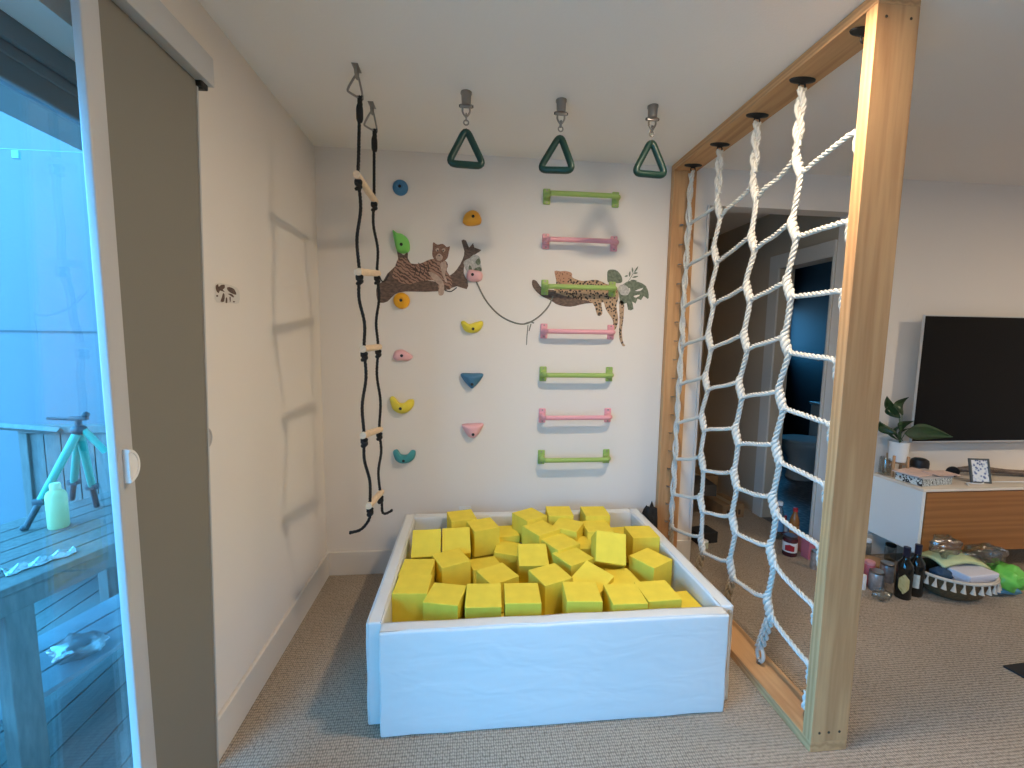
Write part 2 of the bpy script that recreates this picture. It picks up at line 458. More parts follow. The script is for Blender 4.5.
b = B(); box(b, (.068, -3.95, 2.104), (.122, -1.172, 2.182), .003); box(b, (.0, -1.3, 2.16), (.07, -1.26, 2.178)); box(b, (.0, -2.6, 2.16), (.07, -2.56, 2.178)); box(b, (.0, -3.6, 2.16), (.07, -3.56, 2.178))
hr = finish('head_rail', b, WHITEAL, t, True)
b = B(); box(b, (.072, -1.21, 2.09), (.108, -1.178, 2.112), .004); cyl(b, (.086, -1.195, 2.099), (.104, -1.195, 2.099), .012); finish('rail_roller', b, BLACKMETAL, hr)
b = B(); vv = box(b, (.080, -1.57, .035), (.092, -1.300, 2.125), .003)
for v in b.verts:
    if v.co.y > -1.4: v.co.y += .095 * (v.co.z / 2.12)
finish('fabric_panel', b, SHADEGREY, t)
b = B(); box(b, (.078, -1.300, .03), (.094, -1.294, 2.125), .001)
for v in b.verts: v.co.y += .095 * (v.co.z / 2.12)
box(b, (.076, -1.317, .005), (.1, -1.279, .03), .004); finish('edge_strip', b, WHITEAL, t)
b = B(); box(b, (.104, -1.606, .02), (.122, -1.562, 2.104), .003, 3); finish('leading_stile', b, WHITEAL, t, True)
def half_handle(c, R, nx, flip=1):
    b = B()
    pts = [Vector((c[0], c[1] + flip * math.sin(a) * R * .8, c[2] + math.cos(a) * R)) for a in [PI * k / 14 for k in range(15)]]
    poly(b, pts, (nx, 0, 0), .012)
    pts = [p + Vector((nx * .012, 0, 0)) for p in pts]
    tube(b, [p + (Vector(c) - p) * .12 for p in pts], .004, 6)
    return b
hb = half_handle((.122, -1.592, 1.136), .036, 1)
finish('pull_handle', hb, PLASTICW, t, True)
hb = half_handle((.078, -1.248, 1.118), .030, 1); finish('pull_handle', hb, mat('grey_handle', (.42, .40, .38), .5), t, True)

# ------------------------------------------------------------------ the foam pit
pit = thing('foam_pit', 'square white vinyl-covered padded pit full of yellow foam cubes', 'foam pit', (1.167, -.6, 0))
def padded(name, lo, hi, bulge=.006, m=VINYL, nseg=10):
    b = B(); lo = Vector(lo); hi = Vector(hi)
    box(b, lo, hi)
    bmesh.ops.subdivide_edges(b, edges=b.edges[:], cuts=nseg, use_grid_fill=True)
    c = (lo + hi) / 2; s = (hi - lo) / 2
    for v in b.verts:
        u = [(v.co[i] - c[i]) / s[i] for i in range(3)]
        k = [max(0, 1 - abs(u[i]) ** 4) for i in range(3)]
        for i in range(3):
            o = [j for j in range(3) if j != i]
            if abs(u[i]) > .98: v.co[i] += math.copysign(bulge * (k[o[0]] * k[o[1]]) ** .5 - bulge * .3, u[i])
        v.co += Vector((math.sin(v.co.z * 31 + v.co.x * 17), math.sin(v.co.x * 23 + v.co.z * 12), math.sin(v.co.x * 19 + v.co.y * 21))) * .0012
    es = [e for e in b.edges if len(e.link_faces) == 2 and e.calc_face_angle(0) > 1.0]
    bmesh.ops.bevel(b, geom=es, offset=.009, segments=3, profile=.6, affect='EDGES')
    return finish(name, b, m, pit, 'all')
PX0, PX1, PYF, PYB, PZ, PT = .475, 1.860, -1.115, -.100, .400, .058
padded('front_panel', (.531, PYF, .004), (1.812, PYF + PT, PZ - .003))
padded('side_panel', (PX0, PYF + PT - .002, .004), (PX0 + PT, PYB, PZ), .005)
padded('side_panel', (PX1 - PT, PYF + PT - .008, .004), (PX1, PYB, PZ), .005)
padded('back_panel', (PX0 + PT, PYB - PT, .004), (PX1 - PT, PYB, PZ + .004), .004)
b = B(); box(b, (PX0 + PT + .004, PYF + PT + .006, .006), (PX1 - PT - .004, PYB - PT - .004, .085), .012, 3); finish('base_mat', b, VINYL, pit, True)
b = B(); box(b, (1.817, PYF + PT - .013, .02), (1.823, PYF + PT - .006, .385)); box(b, (1.835, PYF + PT - .0125, .02), (1.845, PYF + PT - .0065, .385)); finish('zip_tape', b, mat('beige_tape', (.55, .46, .36), .8), pit)

# ------------------------------------------------------------------ foam cubes
S = .139
b = B(); box(b, (-S / 2, -S / 2, -S / 2), (S / 2, S / 2, S / 2), .0022, 2)
me = bpy.data.meshes.new('foam_cube')
bmesh.ops.recalc_face_normals(b, faces=b.faces); b.to_mesh(me); b.free(); me.materials.append(FOAM)
def cube(x, y, ztop, yaw=0, rx=0, ry=0, label='', name='foam_cube'):
    o = bpy.data.objects.new(name, me); COL.objects.link(o)
    R = Euler((math.radians(rx), math.radians(ry), math.radians(yaw)), 'XYZ').to_matrix()
    o.rotation_euler = (math.radians(rx), math.radians(ry), math.radians(yaw))
    h = S / 2 * (abs(R[2][0]) + abs(R[2][1]) + abs(R[2][2]))
    o.location = (x, y, ztop - h)
    tag(o, label, 'foam cube', 'yellow foam cubes in the pit')
    return o
C = [
 (.614, -.835, .408, -4, 0, 0, 'yellow foam cube in the front left corner of the white pit'),
 (.612, -.685, .402, -4, 0, 0, 'yellow foam cube against the left pad, right behind the corner cube'),
 (.748, -.905, .404, -14, 0, 0, 'turned foam cube in the front row, just right of the corner cube'),
 (.893, -.930, .418, -3, 6, 0, 'tall-looking cube in the front row, third from the left'),
 (1.050, -.940, .414, -3, 0, 0, 'upright square cube in the front row, fourth from the left'),
 (1.203, -.790, .405, 22, 0, 0, 'cube turned on its corner just behind the gap in the middle of the front row'),
 (1.300, -.935, .412, -5, 0, 0, 'front row cube right of the middle gap, third from the right pad'),
 (1.468, -.945, .402, -2, 0, 0, 'front row foam cube, second from the right pad'),
 (1.618, -.945, .402, 2, 0, 0, 'front row foam cube with a small nick on top, nearest the right pad'),
 (.755, -.60, .400, 24, 0, 0, 'large cube turned corner-on behind the two left cubes of the front row'),
 (.965, -.715, .375, 28, 0, 0, 'low turned cube with its top showing behind the third front cube'),
 (1.155, -.575, .418, -3, 18, 0, 'cube leaning towards the front in the middle of the pit'),
 (1.335, -.655, .405, 27, 0, 0, 'diamond-turned cube in the middle, third of the slanting row'),
 (1.280, -.525, .418, 27, 0, 0, 'second cube of the slanting row running back from the middle'),
 (1.385, -.800, .425, 42, 10, -14, 'tilted cube lying over the gap behind the front row'),
 (1.688, -.690, .405, 30, 0, 0, 'big turned cube near the right pad with a bright left face'),
 (1.728, -.470, .435, -1, 0, 0, 'orange-shaded cube pressed against the right pad towards the back'),
 (1.560, -.238, .450, -2, 0, 0, 'cube standing in the back row, nearest the right back corner'),
 (1.520, -.390, .425, 0, 0, 0, 'cube directly in front of the right one of the back row'),
 (1.345, -.238, .455, -3, 0, 0, 'cube standing in the back row at the middle of the back pad'),
 (1.370, -.392, .440, -31, 0, 0, 'turned cube in front of the middle cube of the back row'),
 (1.160, -.270, .455, 30, 0, 0, 'rearmost cube of the slanting row, touching the back pad'),
 (1.222, -.400, .440, 30, 0, 0, 'first cube of the slanting row after the rearmost one'),
 (.812, -.245, .450, 13, 0, 0, 'cube at the back left, nearest the wall outlet'),
 (.925, -.345, .440, 18, 0, 0, 'tall cube right of the back left cube, turned a little'),
 (.640, -.450, .462, 2, 40, 0, 'cube tipped forwards against the left pad, square face showing'),
 (.788, -.425, .455, 3, 38, 0, 'cube tipped forwards between the left pad and the tall turned cube'),
]
for x, y, z, yaw, rx, ry, lab in C: cube(x, y, z, yaw, rx, ry, lab)
# the ones placed by what shows between the others
def cubep(px, py, z, yaw, rx, ry, lab):
    p = PF(px, py, z); return cube(p.x, p.y, z, yaw, rx, ry, lab)
cubep(505, 532, .365, 5, 0, 0, 'low cube in the hollow right of the tall back left cube')
cubep(506, 545, .350, -12, 0, 6, 'sunken cube in the hollow just before the leaning middle cube')
cubep(486, 562, .350, 12, -8, 0, 'sunken orange cube behind the low turned cube')
cubep(588, 541, .385, -6, 0, 0, 'small-looking cube behind the bright tipped cube')
cubep(628, 533, .380, 4, 0, 0, 'low cube behind the right edge of the bright tipped cube')
cubep(684, 603, .330, 4, 0, 0, 'buried cube showing its corner by the right pad at the front')
cubep(618, 578, .370, 8, 0, 0, 'orange cube buried below the bright tipped cube')
tp = PF(609, 549, .50)
o = cube(0, 0, 0, 0, 0, 0, 'brightest yellow cube lying tipped on top of the pile, square face to the room')
o.rotation_euler = Euler((math.radians(52), math.radians(6), math.radians(-9)), 'XYZ')
R = o.rotation_euler.to_matrix(); fc = PF(610, 548, .452); o.location = fc - R @ Vector((0, 0, S / 2))
# let the cubes settle apart where they would run into one another
cubes = [x for x in bpy.data.objects if x.name.startswith('foam_cube')]
def axes(o):
    R_ = o.rotation_euler.to_matrix(); return [R_.col[0].copy(), R_.col[1].copy(), R_.col[2].copy()]
AX = {o.name: axes(o) for o in cubes}; HOME = {o.name: o.location.copy() for o in cubes}
HS = S / 2
def push(ca, A, cb, Bx):
    d = cb - ca
    if d.length > S * 1.74: return None
    best = None
    for ax in A + Bx + [a.cross(c) for a in A for c in Bx]:
        if ax.length < 1e-3: continue
        ax = ax.normalized()
        ra = HS * sum(abs(ax.dot(a)) for a in A); rb = HS * sum(abs(ax.dot(c)) for c in Bx)
        ov = ra + rb - abs(d.dot(ax))
        if ov <= 0: return None
        if best is None or ov < best[0]: best = (ov, ax if d.dot(ax) > 0 else -ax)
    return best
for it in range(60):
    for a in range(len(cubes)):
        for c in range(a + 1, len(cubes)):
            A, C_ = cubes[a], cubes[c]
            r = push(A.location, AX[A.name], C_.location, AX[C_.name])
            if r:
                mv = r[1] * (r[0] * .5 + .0002); A.location -= mv; C_.location += mv
    for o in cubes:
        d = o.location - HOME[o.name]
        if d.length > .013: o.location = HOME[o.name] + d * (.013 / d.length)
        ex_ = HS * sum(abs(a.x) for a in AX[o.name]); ey_ = HS * sum(abs(a.y) for a in AX[o.name])
        o.location.x = min(max(o.location.x, PX0 + PT + .004 + ex_), PX1 - PT - .004 - ex_)
        o.location.y = min(max(o.location.y, PYF + PT + .004 + ey_), PYB - PT - .004 - ey_)
# lower layer
ID = [Vector((1, 0, 0)), Vector((0, 1, 0)), Vector((0, 0, 1))]
for i in range(8):
    for j in range(6):
        c = Vector((.615 + i * .1555, -.975 + j * .1455, .2265 - HS)); bad = False
        for o in cubes:
            r = push(c, ID, o.location, AX[o.name])
            if r and r[0] > .012: bad = True
        if not bad: cube(c.x, c.y, .2265, 0, 0, 0, 'yellow foam cube buried in the lower layer beneath the others')

# ------------------------------------------------------------------ timber frame with cargo net
W = 2.017; WB = .1379; YF = -1.2955; YBK = -.004; T = .038
fr = thing('timber_gym', 'tall pine plank frame standing floor to ceiling right of the foam pit', 'climbing gym', (W + WB / 2, YF / 2, 0))
b = B(); box(b, (W, YF, T), (W + WB, YF + T, H - T - .001), .002, 2)
fp = finish('post', b, PINE_Z, fr)
b = B(); box(b, (W, YBK - T, T), (W + WB, YBK, H - T - .001), .002, 2); bp_ = finish('post', b, mat('x', (1, 1, 1)) and PINE_Z, fr)
b = B(); box(b, (W, YF, H - T - .001), (W + WB, YBK, H - .001), .002, 2); tb = finish('top_beam', b, PINE_Y, fr)
b = B(); box(b, (W, YF, 0), (W + WB, YBK, T), .002, 2); bb = finish('bottom_board', b, PINE_Y, fr)
SCREW = mat('screw_hole', (.05, .035, .02), .8)
for nx in (.03, .065, .105):
    b = B(); cyl(b, (W + nx, YF - .0012, .072), (W + nx, YF + .004, .072), .0045); finish('screw', b, SCREW, fp)
for nx in (.03, .11):
    b = B(); cyl(b, (W + nx, YF - .0012, H - .075), (W + nx, YF + .004, H - .075), .004); finish('screw', b, SCREW, fp)
NX = W + WB / 2
CY = [-.125, -.385, -.668, -.925, -1.185]
for y in CY:       # black hooks plates screwed below the beam
    b = B()
    lathe(b, [(.052, 0), (.05, -.004), (.02, -.010), (.008, -.016), (0, -.017)], (NX, y, H - T - .001), 20, sy=.42)
    torus(b, (NX, y, H - T - .024), .013, .0035, (0, 1, 0), 14, 6)
    finish('hook_plate', b, BLACKMETAL, fr, True)
for z in [2.09 - .112 * k for k in range(18)]:
    b = B(); yy = -.03 - .0
    cyl(b, (NX - .02, YBK - T, z), (NX - .02, YBK - T - .018, z), .0025, n=6); torus(b, (NX - .02, YBK - T - .024, z), .009, .003, (0, 0, 1), 10, 5)
    finish('eye_screw', b, STEEL, fr, True)

net = thing('climbing_net', 'white twisted rope cargo net strung inside the pine frame', 'climbing net', (NX, -.65, 0))
R0 = .0112
ZL = {1: [2.046, 1.823, 1.610, 1.388, 1.173, .955, .739, .518, .304],
      2: [2.048, 1.828, 1.609, 1.390, 1.170, .951, .743, .531, .307],
      3: [2.058, 1.822, 1.595, 1.378, 1.158, .939, .719, .510, .287]}
YL = {1: [-.428, -.422, -.413, -.414, -.406, -.398, -.414, -.428, -.455], 2: [-.702, -.712, -.705, -.708, -.693, -.690, -.701, -.712, -.718],
      3: [-.954, -.956, -.954, -.962, -.957, -.960, -.964, -.972, -.978]}
Z0 = [2.088, 1.849, 1.621, 1.395, 1.169, .938, .715, .495, .28]
Z4 = [2.101, 1.820, 1.592, 1.360, 1.137, .922, .696, .467, .242]
jx = lambda: NX + random.uniform(-.006, .006)
U = {}
for c in (1, 2, 3):
    zl, yl = ZL[c], YL[c]; y0 = CY[c]
    pts = []; tl = []
    prev = (y0 + .002, 2.22)
    U[c] = []
    for k in range(9):
        ux, uz = yl[k] + .030, zl[k] + .060
        U[c].append((ux, uz))
        pts += [(jx(), ux - .004, uz + .035 if k else uz + .01), (NX, ux, uz), (NX, yl[k] + .010, zl[k] + .012), (NX, yl[k] + .002, zl[k] - .022)]
    P = smoothpath([(NX, prev[0], prev[1])] + pts, 6)
    # thick where two ropes are laid together at each node
    zn = [zz + .033 for zz in zl]
    bm_ = B()
    PP = resample([Vector(p) for p in P], R0 * .45)
    def rf(t, PP=PP, zn=zn):
        z = PP[min(len(PP) - 1, int(t * (len(PP) - 1)))].z
        d = min(abs(z - q) for q in zn)
        return 1 + .62 * max(0, 1 - (d / .052) ** 2) ** .6 if d < .052 else 1
    strands(bm_, P, R0, rfun=rf, per=1)
    # the doubled head of the rope, laced through the hook
    for ph in (0, PI):
        hp = []
        for i in range(40):
            s = i / 39; z = H - T - .03 - s * .215; a = ph + s * 8
            w = .0095
            hp.append((NX + math.cos(a) * w, y0 + (yl[0] + .03 - y0) * s + math.sin(a) * w, z))
        strands(bm_, hp, R0 * .98, per=1)
    finish('vertical_rope', bm_, ROPE, net, 'all')
    # lower tie
    bm_ = B(); ze = .05; yy = yl[8]; yb = {1: -.40, 2: -.67, 3: -.935}[c]
    for ph in (0, 2.1, 4.2):
        hp = [(NX + math.cos(ph + s * 9) * .011, yy + .006 + (yb - yy) * s + math.sin(ph + s * 9) * .011, zl[8] - .02 - s * (zl[8] - .02 - .11)) for s in [i / 24 for i in range(25)]]
        strands(bm_, hp, R0 * .8, per=1)
    torus(bm_, (NX, yb, .083), .026, .008, (1, 0, 0), 18, 6, sx=1.15, sy=.75, rot=PI / 2)
    ti = finish('lower_tie', bm_, ROPE if c == 3 else ROPE_T, net, 'all')
    bm_ = B(); torus(bm_, (NX, yb, .052), .013, .003, (0, 1, 0), 14, 6); cyl(bm_, (NX, yb, T), (NX, yb, .045), .006, n=8); finish('shackle', bm_, STEEL, ti, True)
# rope at the back post, wound round with lashing
b = B()
pts = [(NX, CY[0], H - T - .03)] + [(NX + .004 * math.sin(k), -.104 - .018 * (k % 2) + (.02 * k / 18), 2.2 - .11 * k) for k in range(19)]
strands(b, pts, R0)
for ph in (0, PI):
    hp = [(NX + math.cos(ph + s * 52) * .011, -.106 + .018 * s + math.sin(ph + s * 52) * .013, H - T - .04 - s * 2.05) for s in [i / 260 for i in range(261)]]
    strands(b, hp, R0 * .55, per=1, n=5)
finish('vertical_rope', b, ROPE, net, 'all')
b = B(); strands(b, [(NX, -.085, .29), (NX, -.10, .22), (NX, -.10, .14), (NX, -.11, .08)], R0 * 1.3); finish('lower_tie', b, ROPE_T, net, 'all')
# rope along the front post
b = B()
pts = [(NX, -1.212, H - T - .03)]
for k in range(9): pts += [(NX, -1.212, Z4[k] + .06), (NX, -1.196, Z4[k] - .005), (NX, -1.19, Z4[k] - .05), (NX, -1.208, Z4[k] - .10)]
pts += [(NX, -1.215, .09)]
strands(b, pts, R0); torus(b, (NX, -1.215, .075), .02, .008, (1, 0, 0), 16, 6); strands(b, [(NX, -1.19, .13), (NX - .012, -1.20, .07)], R0 * 1.2)
finish('vertical_rope', b, ROPE, net, 'all')
# cross ropes
for c in range(4):
    for k in range(9):
        if c == 0: A = (YBK - T - .066, Z0[k]); E_ = U[1][k]
        elif c < 3: A = (YL[c][k], ZL[c][k]); E_ = U[c + 1][k]
        else: A = (YL[3][k], ZL[3][k]); E_ = (-1.192, Z4[k])
        sag = .003 + (.008 if k > 5 else 0)
        b = B()
        hp = [(NX, A[0] + .006, A[1] + .016), (NX, A[0] - .016, A[1] - .002)]
        for s in (.25, .5, .75): hp.append((jx(), A[0] + (E_[0] - A[0]) * s, A[1] + (E_[1] - A[1]) * s - sag * 4 * s * (1 - s)))
        hp += [(NX, E_[0] + .014, E_[1] - .003), (NX, E_[0] - .004, E_[1] - .018)]
        strands(b, hp, R0 * .9)
        finish('cross_rope', b, ROPE, net, 'all')

# ------------------------------------------------------------------ wall bars
def wall_bar(z, col, lab, proto=None):
    xa, xb = 1.278, 1.684
    t = thing('wall_bar', lab, 'wall bar', (1.467, 0, z), 'ladder of plastic wall bars')
    b = B()
    tube(b, smoothpath([(xa, -.018, z), (xa, -.055, z), (xa + .016, -.073, z), (xa + .045, -.077, z), (xb - .045, -.077, z), (xb - .016, -.073, z), (xb, -.055, z), (xb, -.018, z)], 5), .0138, 14)
    finish('grip_bar', b, col, t, True)
    for x in (xa, xb):
        b = B(); box(b, (x - .021, -.012, z - .042), (x + .021, 0, z + .046), .006, 3); cyl(b, (x, -.012, z), (x, -.03, z), .021, .016)
        k = finish('mounting_foot', b, col, t, True)
        b = B()
        for dz in (-.032, .036): cyl(b, (x, -.011, z + dz), (x, -.0135, z + dz), .0045, n=10)
        finish('screw', b, STEEL, k)
    return t
labs = ['lime green wall bar, topmost of the seven, nearest the ceiling', 'pink wall bar, second from the top, below the topmost green bar',
        'lime green wall bar crossing the leopard sticker', 'pink wall bar under the leopard sticker beside its tail',
        'lime green wall bar in the middle of the lower three, fifth from the top', 'pink wall bar, lowest of the pink ones', 'lime green wall bar, lowest of all, above the foam pit']
for i, z in enumerate((2.230, 1.980, 1.718, 1.464, 1.210, .958, .702)):
    wall_bar(z, (BARGREEN, BARPINK)[i % 2], labs[i])

# ------------------------------------------------------------------ climbing holds
def hold(px, py, col, outline, depth, lab, name='climbing_hold', bolt=(0, 0), peak=(0, 0), pw=2.4, ring=False):
    c = PB(px, py)
    k = .00585
    m = mat('hold_' + '_'.join('%02d' % int(q * 99) for q in col), col, .5, bump=.25, bscale=300)
    b = B()
    O = [Vector((x * k, 0, -y * k)) for x, y in [(p.x, p.z) for p in smoothpath([(a, 0, q) for a, q in outline], 5, closed=True)]]
    pk = Vector((peak[0] * k, 0, -peak[1] * k)); N = 9; rings = []
    for i in range(N + 1):
        s = i / N
        f = math.cos(s * PI / 2) ** (2 / pw); h = math.sin(s * PI / 2) ** (2 / pw) * depth
        if i == N: rings.append([b.verts.new(c + pk + Vector((0, -depth, 0)))]); break
        rings.append([b.verts.new(c + pk * (1 - f) + p * f + Vector((0, -h, 0))) for p in O])
    n = len(O)
    for A, D in zip(rings, rings[1:]):
        for q in range(n):
            if len(D) == 1: b.faces.new((A[q], A[(q + 1) % n], D[0]))
            else: b.faces.new((A[q], A[(q + 1) % n], D[(q + 1) % n], D[q]))
    b.faces.new(rings[0][::-1])
    t = finish(name, b, m, None, 'all', origin=c)
    tag(t, lab, 'climbing hold', 'climbing holds on the back wall')
    bc = c + Vector((bolt[0] * k, 0, -bolt[1] * k)); d = depth * .99 + .001
    b = B(); cyl(b, bc + Vector((0, -depth * .4, 0)), bc + Vector((0, -d, 0)), .0085, n=14); sk = finish('bolt', b, BLACKMETAL, t, True)
    if ring:
        b = B(); torus(b, c + Vector((0, -d, 0)), .017, .004, (0, 1, 0)); finish('groove_ring', b, m, t, True)
    return t
circ = lambda r, sx=1, sy=1: [(math.cos(a) * r * sx, math.sin(a) * r * sy) for a in [2 * PI * i / 10 for i in range(10)]]
hold(400.5, 188, (.05, .20, .38), circ(7.2), .030, 'round blue climbing hold high on the left column', ring=True, pw=3)
hold(472, 219.5, (.90, .40, .03), [(-9, 3), (-7, -4), (-1, -8), (5, -7), (9, -1), (8, 4), (2, 6), (-5, 6)], .045, 'orange dome-shaped climbing hold topmost of the right column', bolt=(1, -1))
hold(401.5, 244, (.20, .62, .12), [(-8, -12), (-4, -10), (1, -9), (6, -5), (8, 1), (7, 7), (1, 9), (-4, 7), (-6, 0)], .05, 'bright green horn-shaped climbing hold above the tiger sticker', bolt=(1, 2), peak=(-1, -1))
hold(401.8, 300.8, (.90, .42, .01), circ(7.8), .036, 'orange wheel-shaped climbing hold under the tiger sticker', pw=3.2, ring=True)
hold(472, 327, (.80, .66, .05), [(-11, -4), (-8, -6), (-3, -3), (4, -5), (10, -6), (11, -2), (7, 4), (0, 6), (-7, 4)], .042, 'yellow crescent climbing hold in the right column', bolt=(1, 2), peak=(0, 1))
hold(402.5, 355.5, (.84, .46, .47), [(-9, 2), (-7, -4), (-1, -6), (4, -4), (10, 1), (6, 5), (0, 5), (-6, 5)], .034, 'small pale pink teardrop climbing hold in the left column', bolt=(0, 0))
hold(472, 380.5, (.045, .17, .30), [(-11, -7), (0, -7.5), (11, -7), (9, -1), (3, 6), (0, 8), (-3, 6), (-9, -1)], .05, 'dark blue upturned triangular climbing hold', bolt=(0, 3), peak=(0, -2))
hold(402.5, 405.5, (.83, .67, .06), [(-12, -8), (-8, -9), (-3, -3), (2, -3), (6, -6), (11, -6), (11, 0), (6, 6), (-1, 8), (-8, 5), (-11, -1)], .045, 'yellow bean-shaped climbing hold in the left column', bolt=(-1, 2), peak=(0, 1))
hold(473, 430, (.84, .45, .47), [(-11, -6), (0, -7), (10, -7), (9, -2), (4, 6), (0, 8), (-5, 6), (-9, 0)], .048, 'pink upturned triangular climbing hold, lowest of the right column', bolt=(0, 3), peak=(0, -2))
hold(404.5, 456, (.05, .30, .33), [(-11, -5), (-7, -7), (-3, -2), (3, -2), (7, -6), (11, -5), (10, 2), (5, 6), (-3, 7), (-9, 3)], .045, 'teal crescent climbing hold, lowest of the left column', bolt=(0, 3), peak=(0, 2))
hold(474.5, 275.6, (.84, .46, .47), [(-8, 1), (-6, -5), (0, -5), (6, -4), (8, 0), (6, 5), (-1, 6), (-6, 5)], .042, 'pink oval climbing hold at the right end of the tiger branch', bolt=(-2, 0))

# ------------------------------------------------------------------ stickers
def flat(name, pts, m, lay, parent=None, per=4, closed=True, at=None):
    """vinyl cut-out on the back wall; points in photo pixels"""
    f = at or (lambda x, y, l: PB(x, y, -.0006 - l * .0004))
    P = [(p.x, p.z) for p in smoothpath([(x, 0, y) for x, y in pts], per, closed=True)]
    W3 = [f(x, y, lay) for x, y in P]
    b = B()
    a = [b.verts.new(p) for p in W3]
    for tr in tessellate_polygon([[Vector((x, -y, 0)) for x, y in P]]):
        b.faces.new([a[i] for i in tr])
    r = bmesh.ops.extrude_face_region(b, geom=b.faces[:])
    bmesh.ops.translate(b, verts=[v for v in r['geom'] if isinstance(v, bmesh.types.BMVert)], vec=(W3[0] - f(P[0][0], P[0][1], lay - 1)))
    return finish(name, b, m, parent)
def ribbon(b, pts, w, lay, at=None):
    f = at or (lambda x, y, l: PB(x, y, -.0006 - l * .0004))
    P = smoothpath([(x, 0, y) for x, y in pts], 6)
    tube(b, [f(p.x, p.z, lay) for p in P], w, 6)
def zc(crop, s, pts): return [(crop[0] + x / s, crop[1] + y / s) for x, y in pts]
BARK = mat('bark_print', (.15, .095, .07), .7, var=.5, vscale=45, stretch=(1, 1, 2.5))
FUR = spots('tiger_fur_print', (.25, .13, .085), (.10, .055, .042), 17, .24, 'wave', 1.0, (.36, .21, .15))
PALE = mat('pale_fur_print', (.50, .36, .28), .7, var=.25, vscale=60)
DARKP = mat('dark_print', (.035, .028, .025), .7)
LEAFP = mat('grey_green_leaf_print', (.16, .19, .13), .7, var=.45, vscale=60)
VINE = mat('vine_print', (.19, .18, .14), .7)
WHITEP = mat('white_flower_print', (.50, .48, .44), .7, var=.35, vscale=80)
ts = thing('tiger_sticker', 'wall sticker of a tiger lying along a tree branch', 'wall sticker', PB(430, 295, -.001))
Z6 = lambda p: zc((370, 230), 8.533, p)
flat('tree_branch', Z6([(60, 470), (110, 440), (150, 370), (215, 310), (240, 240), (225, 165), (255, 190), (290, 215), (325, 180), (322, 240), (360, 300), (420, 400), (560, 440), (680, 390), (745, 330), (790, 250), (805, 180), (780, 90), (820, 90), (845, 150), (880, 110), (890, 150), (950, 170), (910, 200), (850, 245), (810, 290), (800, 370), (835, 440), (825, 505), (740, 480), (640, 515), (480, 528), (300, 525), (210, 550), (150, 610), (80, 620), (55, 560)]), BARK, 1, ts, 2)
flat('tiger_body', Z6([(240, 250), (300, 235), (350, 285), (430, 285), (500, 255), (560, 245), (640, 260), (665, 300), (655, 350), (700, 420), (690, 500), (650, 500), (620, 430), (632, 500), (625, 550), (585, 545), (580, 480), (540, 430), (420, 440), (330, 465), (235, 440), (190, 400), (215, 310)]), FUR, 2, ts, 3)
flat('tiger_head', Z6([(535, 160), (540, 105), (575, 125), (620, 118), (655, 145), (682, 140), (672, 190), (660, 240), (620, 268), (560, 262), (532, 215)]), mat('tiger_face_print', (.24, .125, .085), .7, var=.5, vscale=120), 3, ts, 3)
flat('tiger_muzzle', Z6([(560, 225), (590, 200), (620, 225), (610, 258), (575, 258)]), PALE, 4, ts, 3)
for p in ([(558, 165), (580, 152), (590, 170), (570, 185)], [(612, 165), (632, 155), (645, 172), (625, 190)]): flat('brow_patch', Z6(p), PALE, 4, ts, 3)
for p in ([(572, 172), (582, 168), (582, 180), (574, 182)], [(618, 174), (628, 170), (630, 182), (620, 184)], [(582, 215), (598, 215), (590, 226)]): flat('face_mark', Z6(p), DARKP, 5, ts, 2)
flat('tiger_chest', Z6([(600, 290), (640, 265), (655, 310), (640, 380), (660, 440), (640, 440), (610, 350)]), PALE, 4, ts, 3)
flat('foreleg', Z6([(500, 360), (550, 370), (610, 420), (632, 470), (628, 545), (600, 560), (583, 540), (588, 470), (540, 425)]), PALE, 4, ts, 3)
for dx, dy in ((0, 0), (60, 25), (-60, 40), (110, -20)):
    b = B(); ribbon(b, Z6([(300 + dx, 300 + dy), (340 + dx, 330 + dy), (400 + dx, 350 + dy)]), .0016, 3); finish('fur_stripe', b, DARKP, ts)
for dx, dy in ((380, 300), (420, 300), (455, 290), (490, 280)):
    b = B(); ribbon(b, Z6([(dx, dy), (dx + 12, dy + 40), (dx - 5, dy + 90)]), .0018, 3); finish('fur_stripe', b, DARKP, ts)
flat('orchid_cluster', Z6([(800, 270), (850, 240), (890, 210), (935, 230), (945, 290), (955, 350), (900, 360), (840, 370), (810, 320)]), WHITEP, 3, ts, 3)
for p in ([(840, 330), (850, 300), (870, 330), (850, 365)], [(900, 270), (930, 240), (945, 280), (920, 300)], [(890, 330), (940, 315), (950, 350), (900, 352)]): flat('orchid_leaf', Z6(p), LEAFP, 4, ts, 3)
b = B(); ribbon(b, Z6([(80, 390), (100, 435), (130, 430), (160, 380)]), .0035, 3); ribbon(b, Z6([(640, 515), (690, 525), (740, 490)]), .003, 3); finish('tail', b, DARKP, ts)
# vine between the two
b = B(); ribbon(b, [(476, 281), (485, 299), (497, 313), (510, 321), (524, 324), (537, 318), (548, 307), (553, 296)], .0045, 1); ribbon(b, [(524, 324), (530, 322), (534, 323)], .004, 2); ribbon(b, [(528, 325), (527, 336), (526.5, 345)], .0025, 2); ribbon(b, [(531, 324), (529, 331)], .003, 2)
tag(finish('vine_sticker', b, VINE), 'thin grey-green vine sticker drooping between the tiger and the leopard', 'wall sticker')
Z7 = lambda p: zc((520, 255), 7.314, p)
ls = thing('leopard_sticker', 'wall sticker of a spotted leopard asleep on a branch with leaves', 'wall sticker', PB(585, 300, -.001))
LEO = spots('leopard_print', (.46, .30, .18), (.04, .028, .022), 72, .43)
flat('tree_branch', Z7([(90, 185), (120, 190), (160, 240), (230, 255), (300, 260), (420, 300), (600, 310), (610, 345), (480, 355), (370, 378), (280, 365), (220, 330), (150, 295), (95, 235)]), BARK, 1, ls, 3)
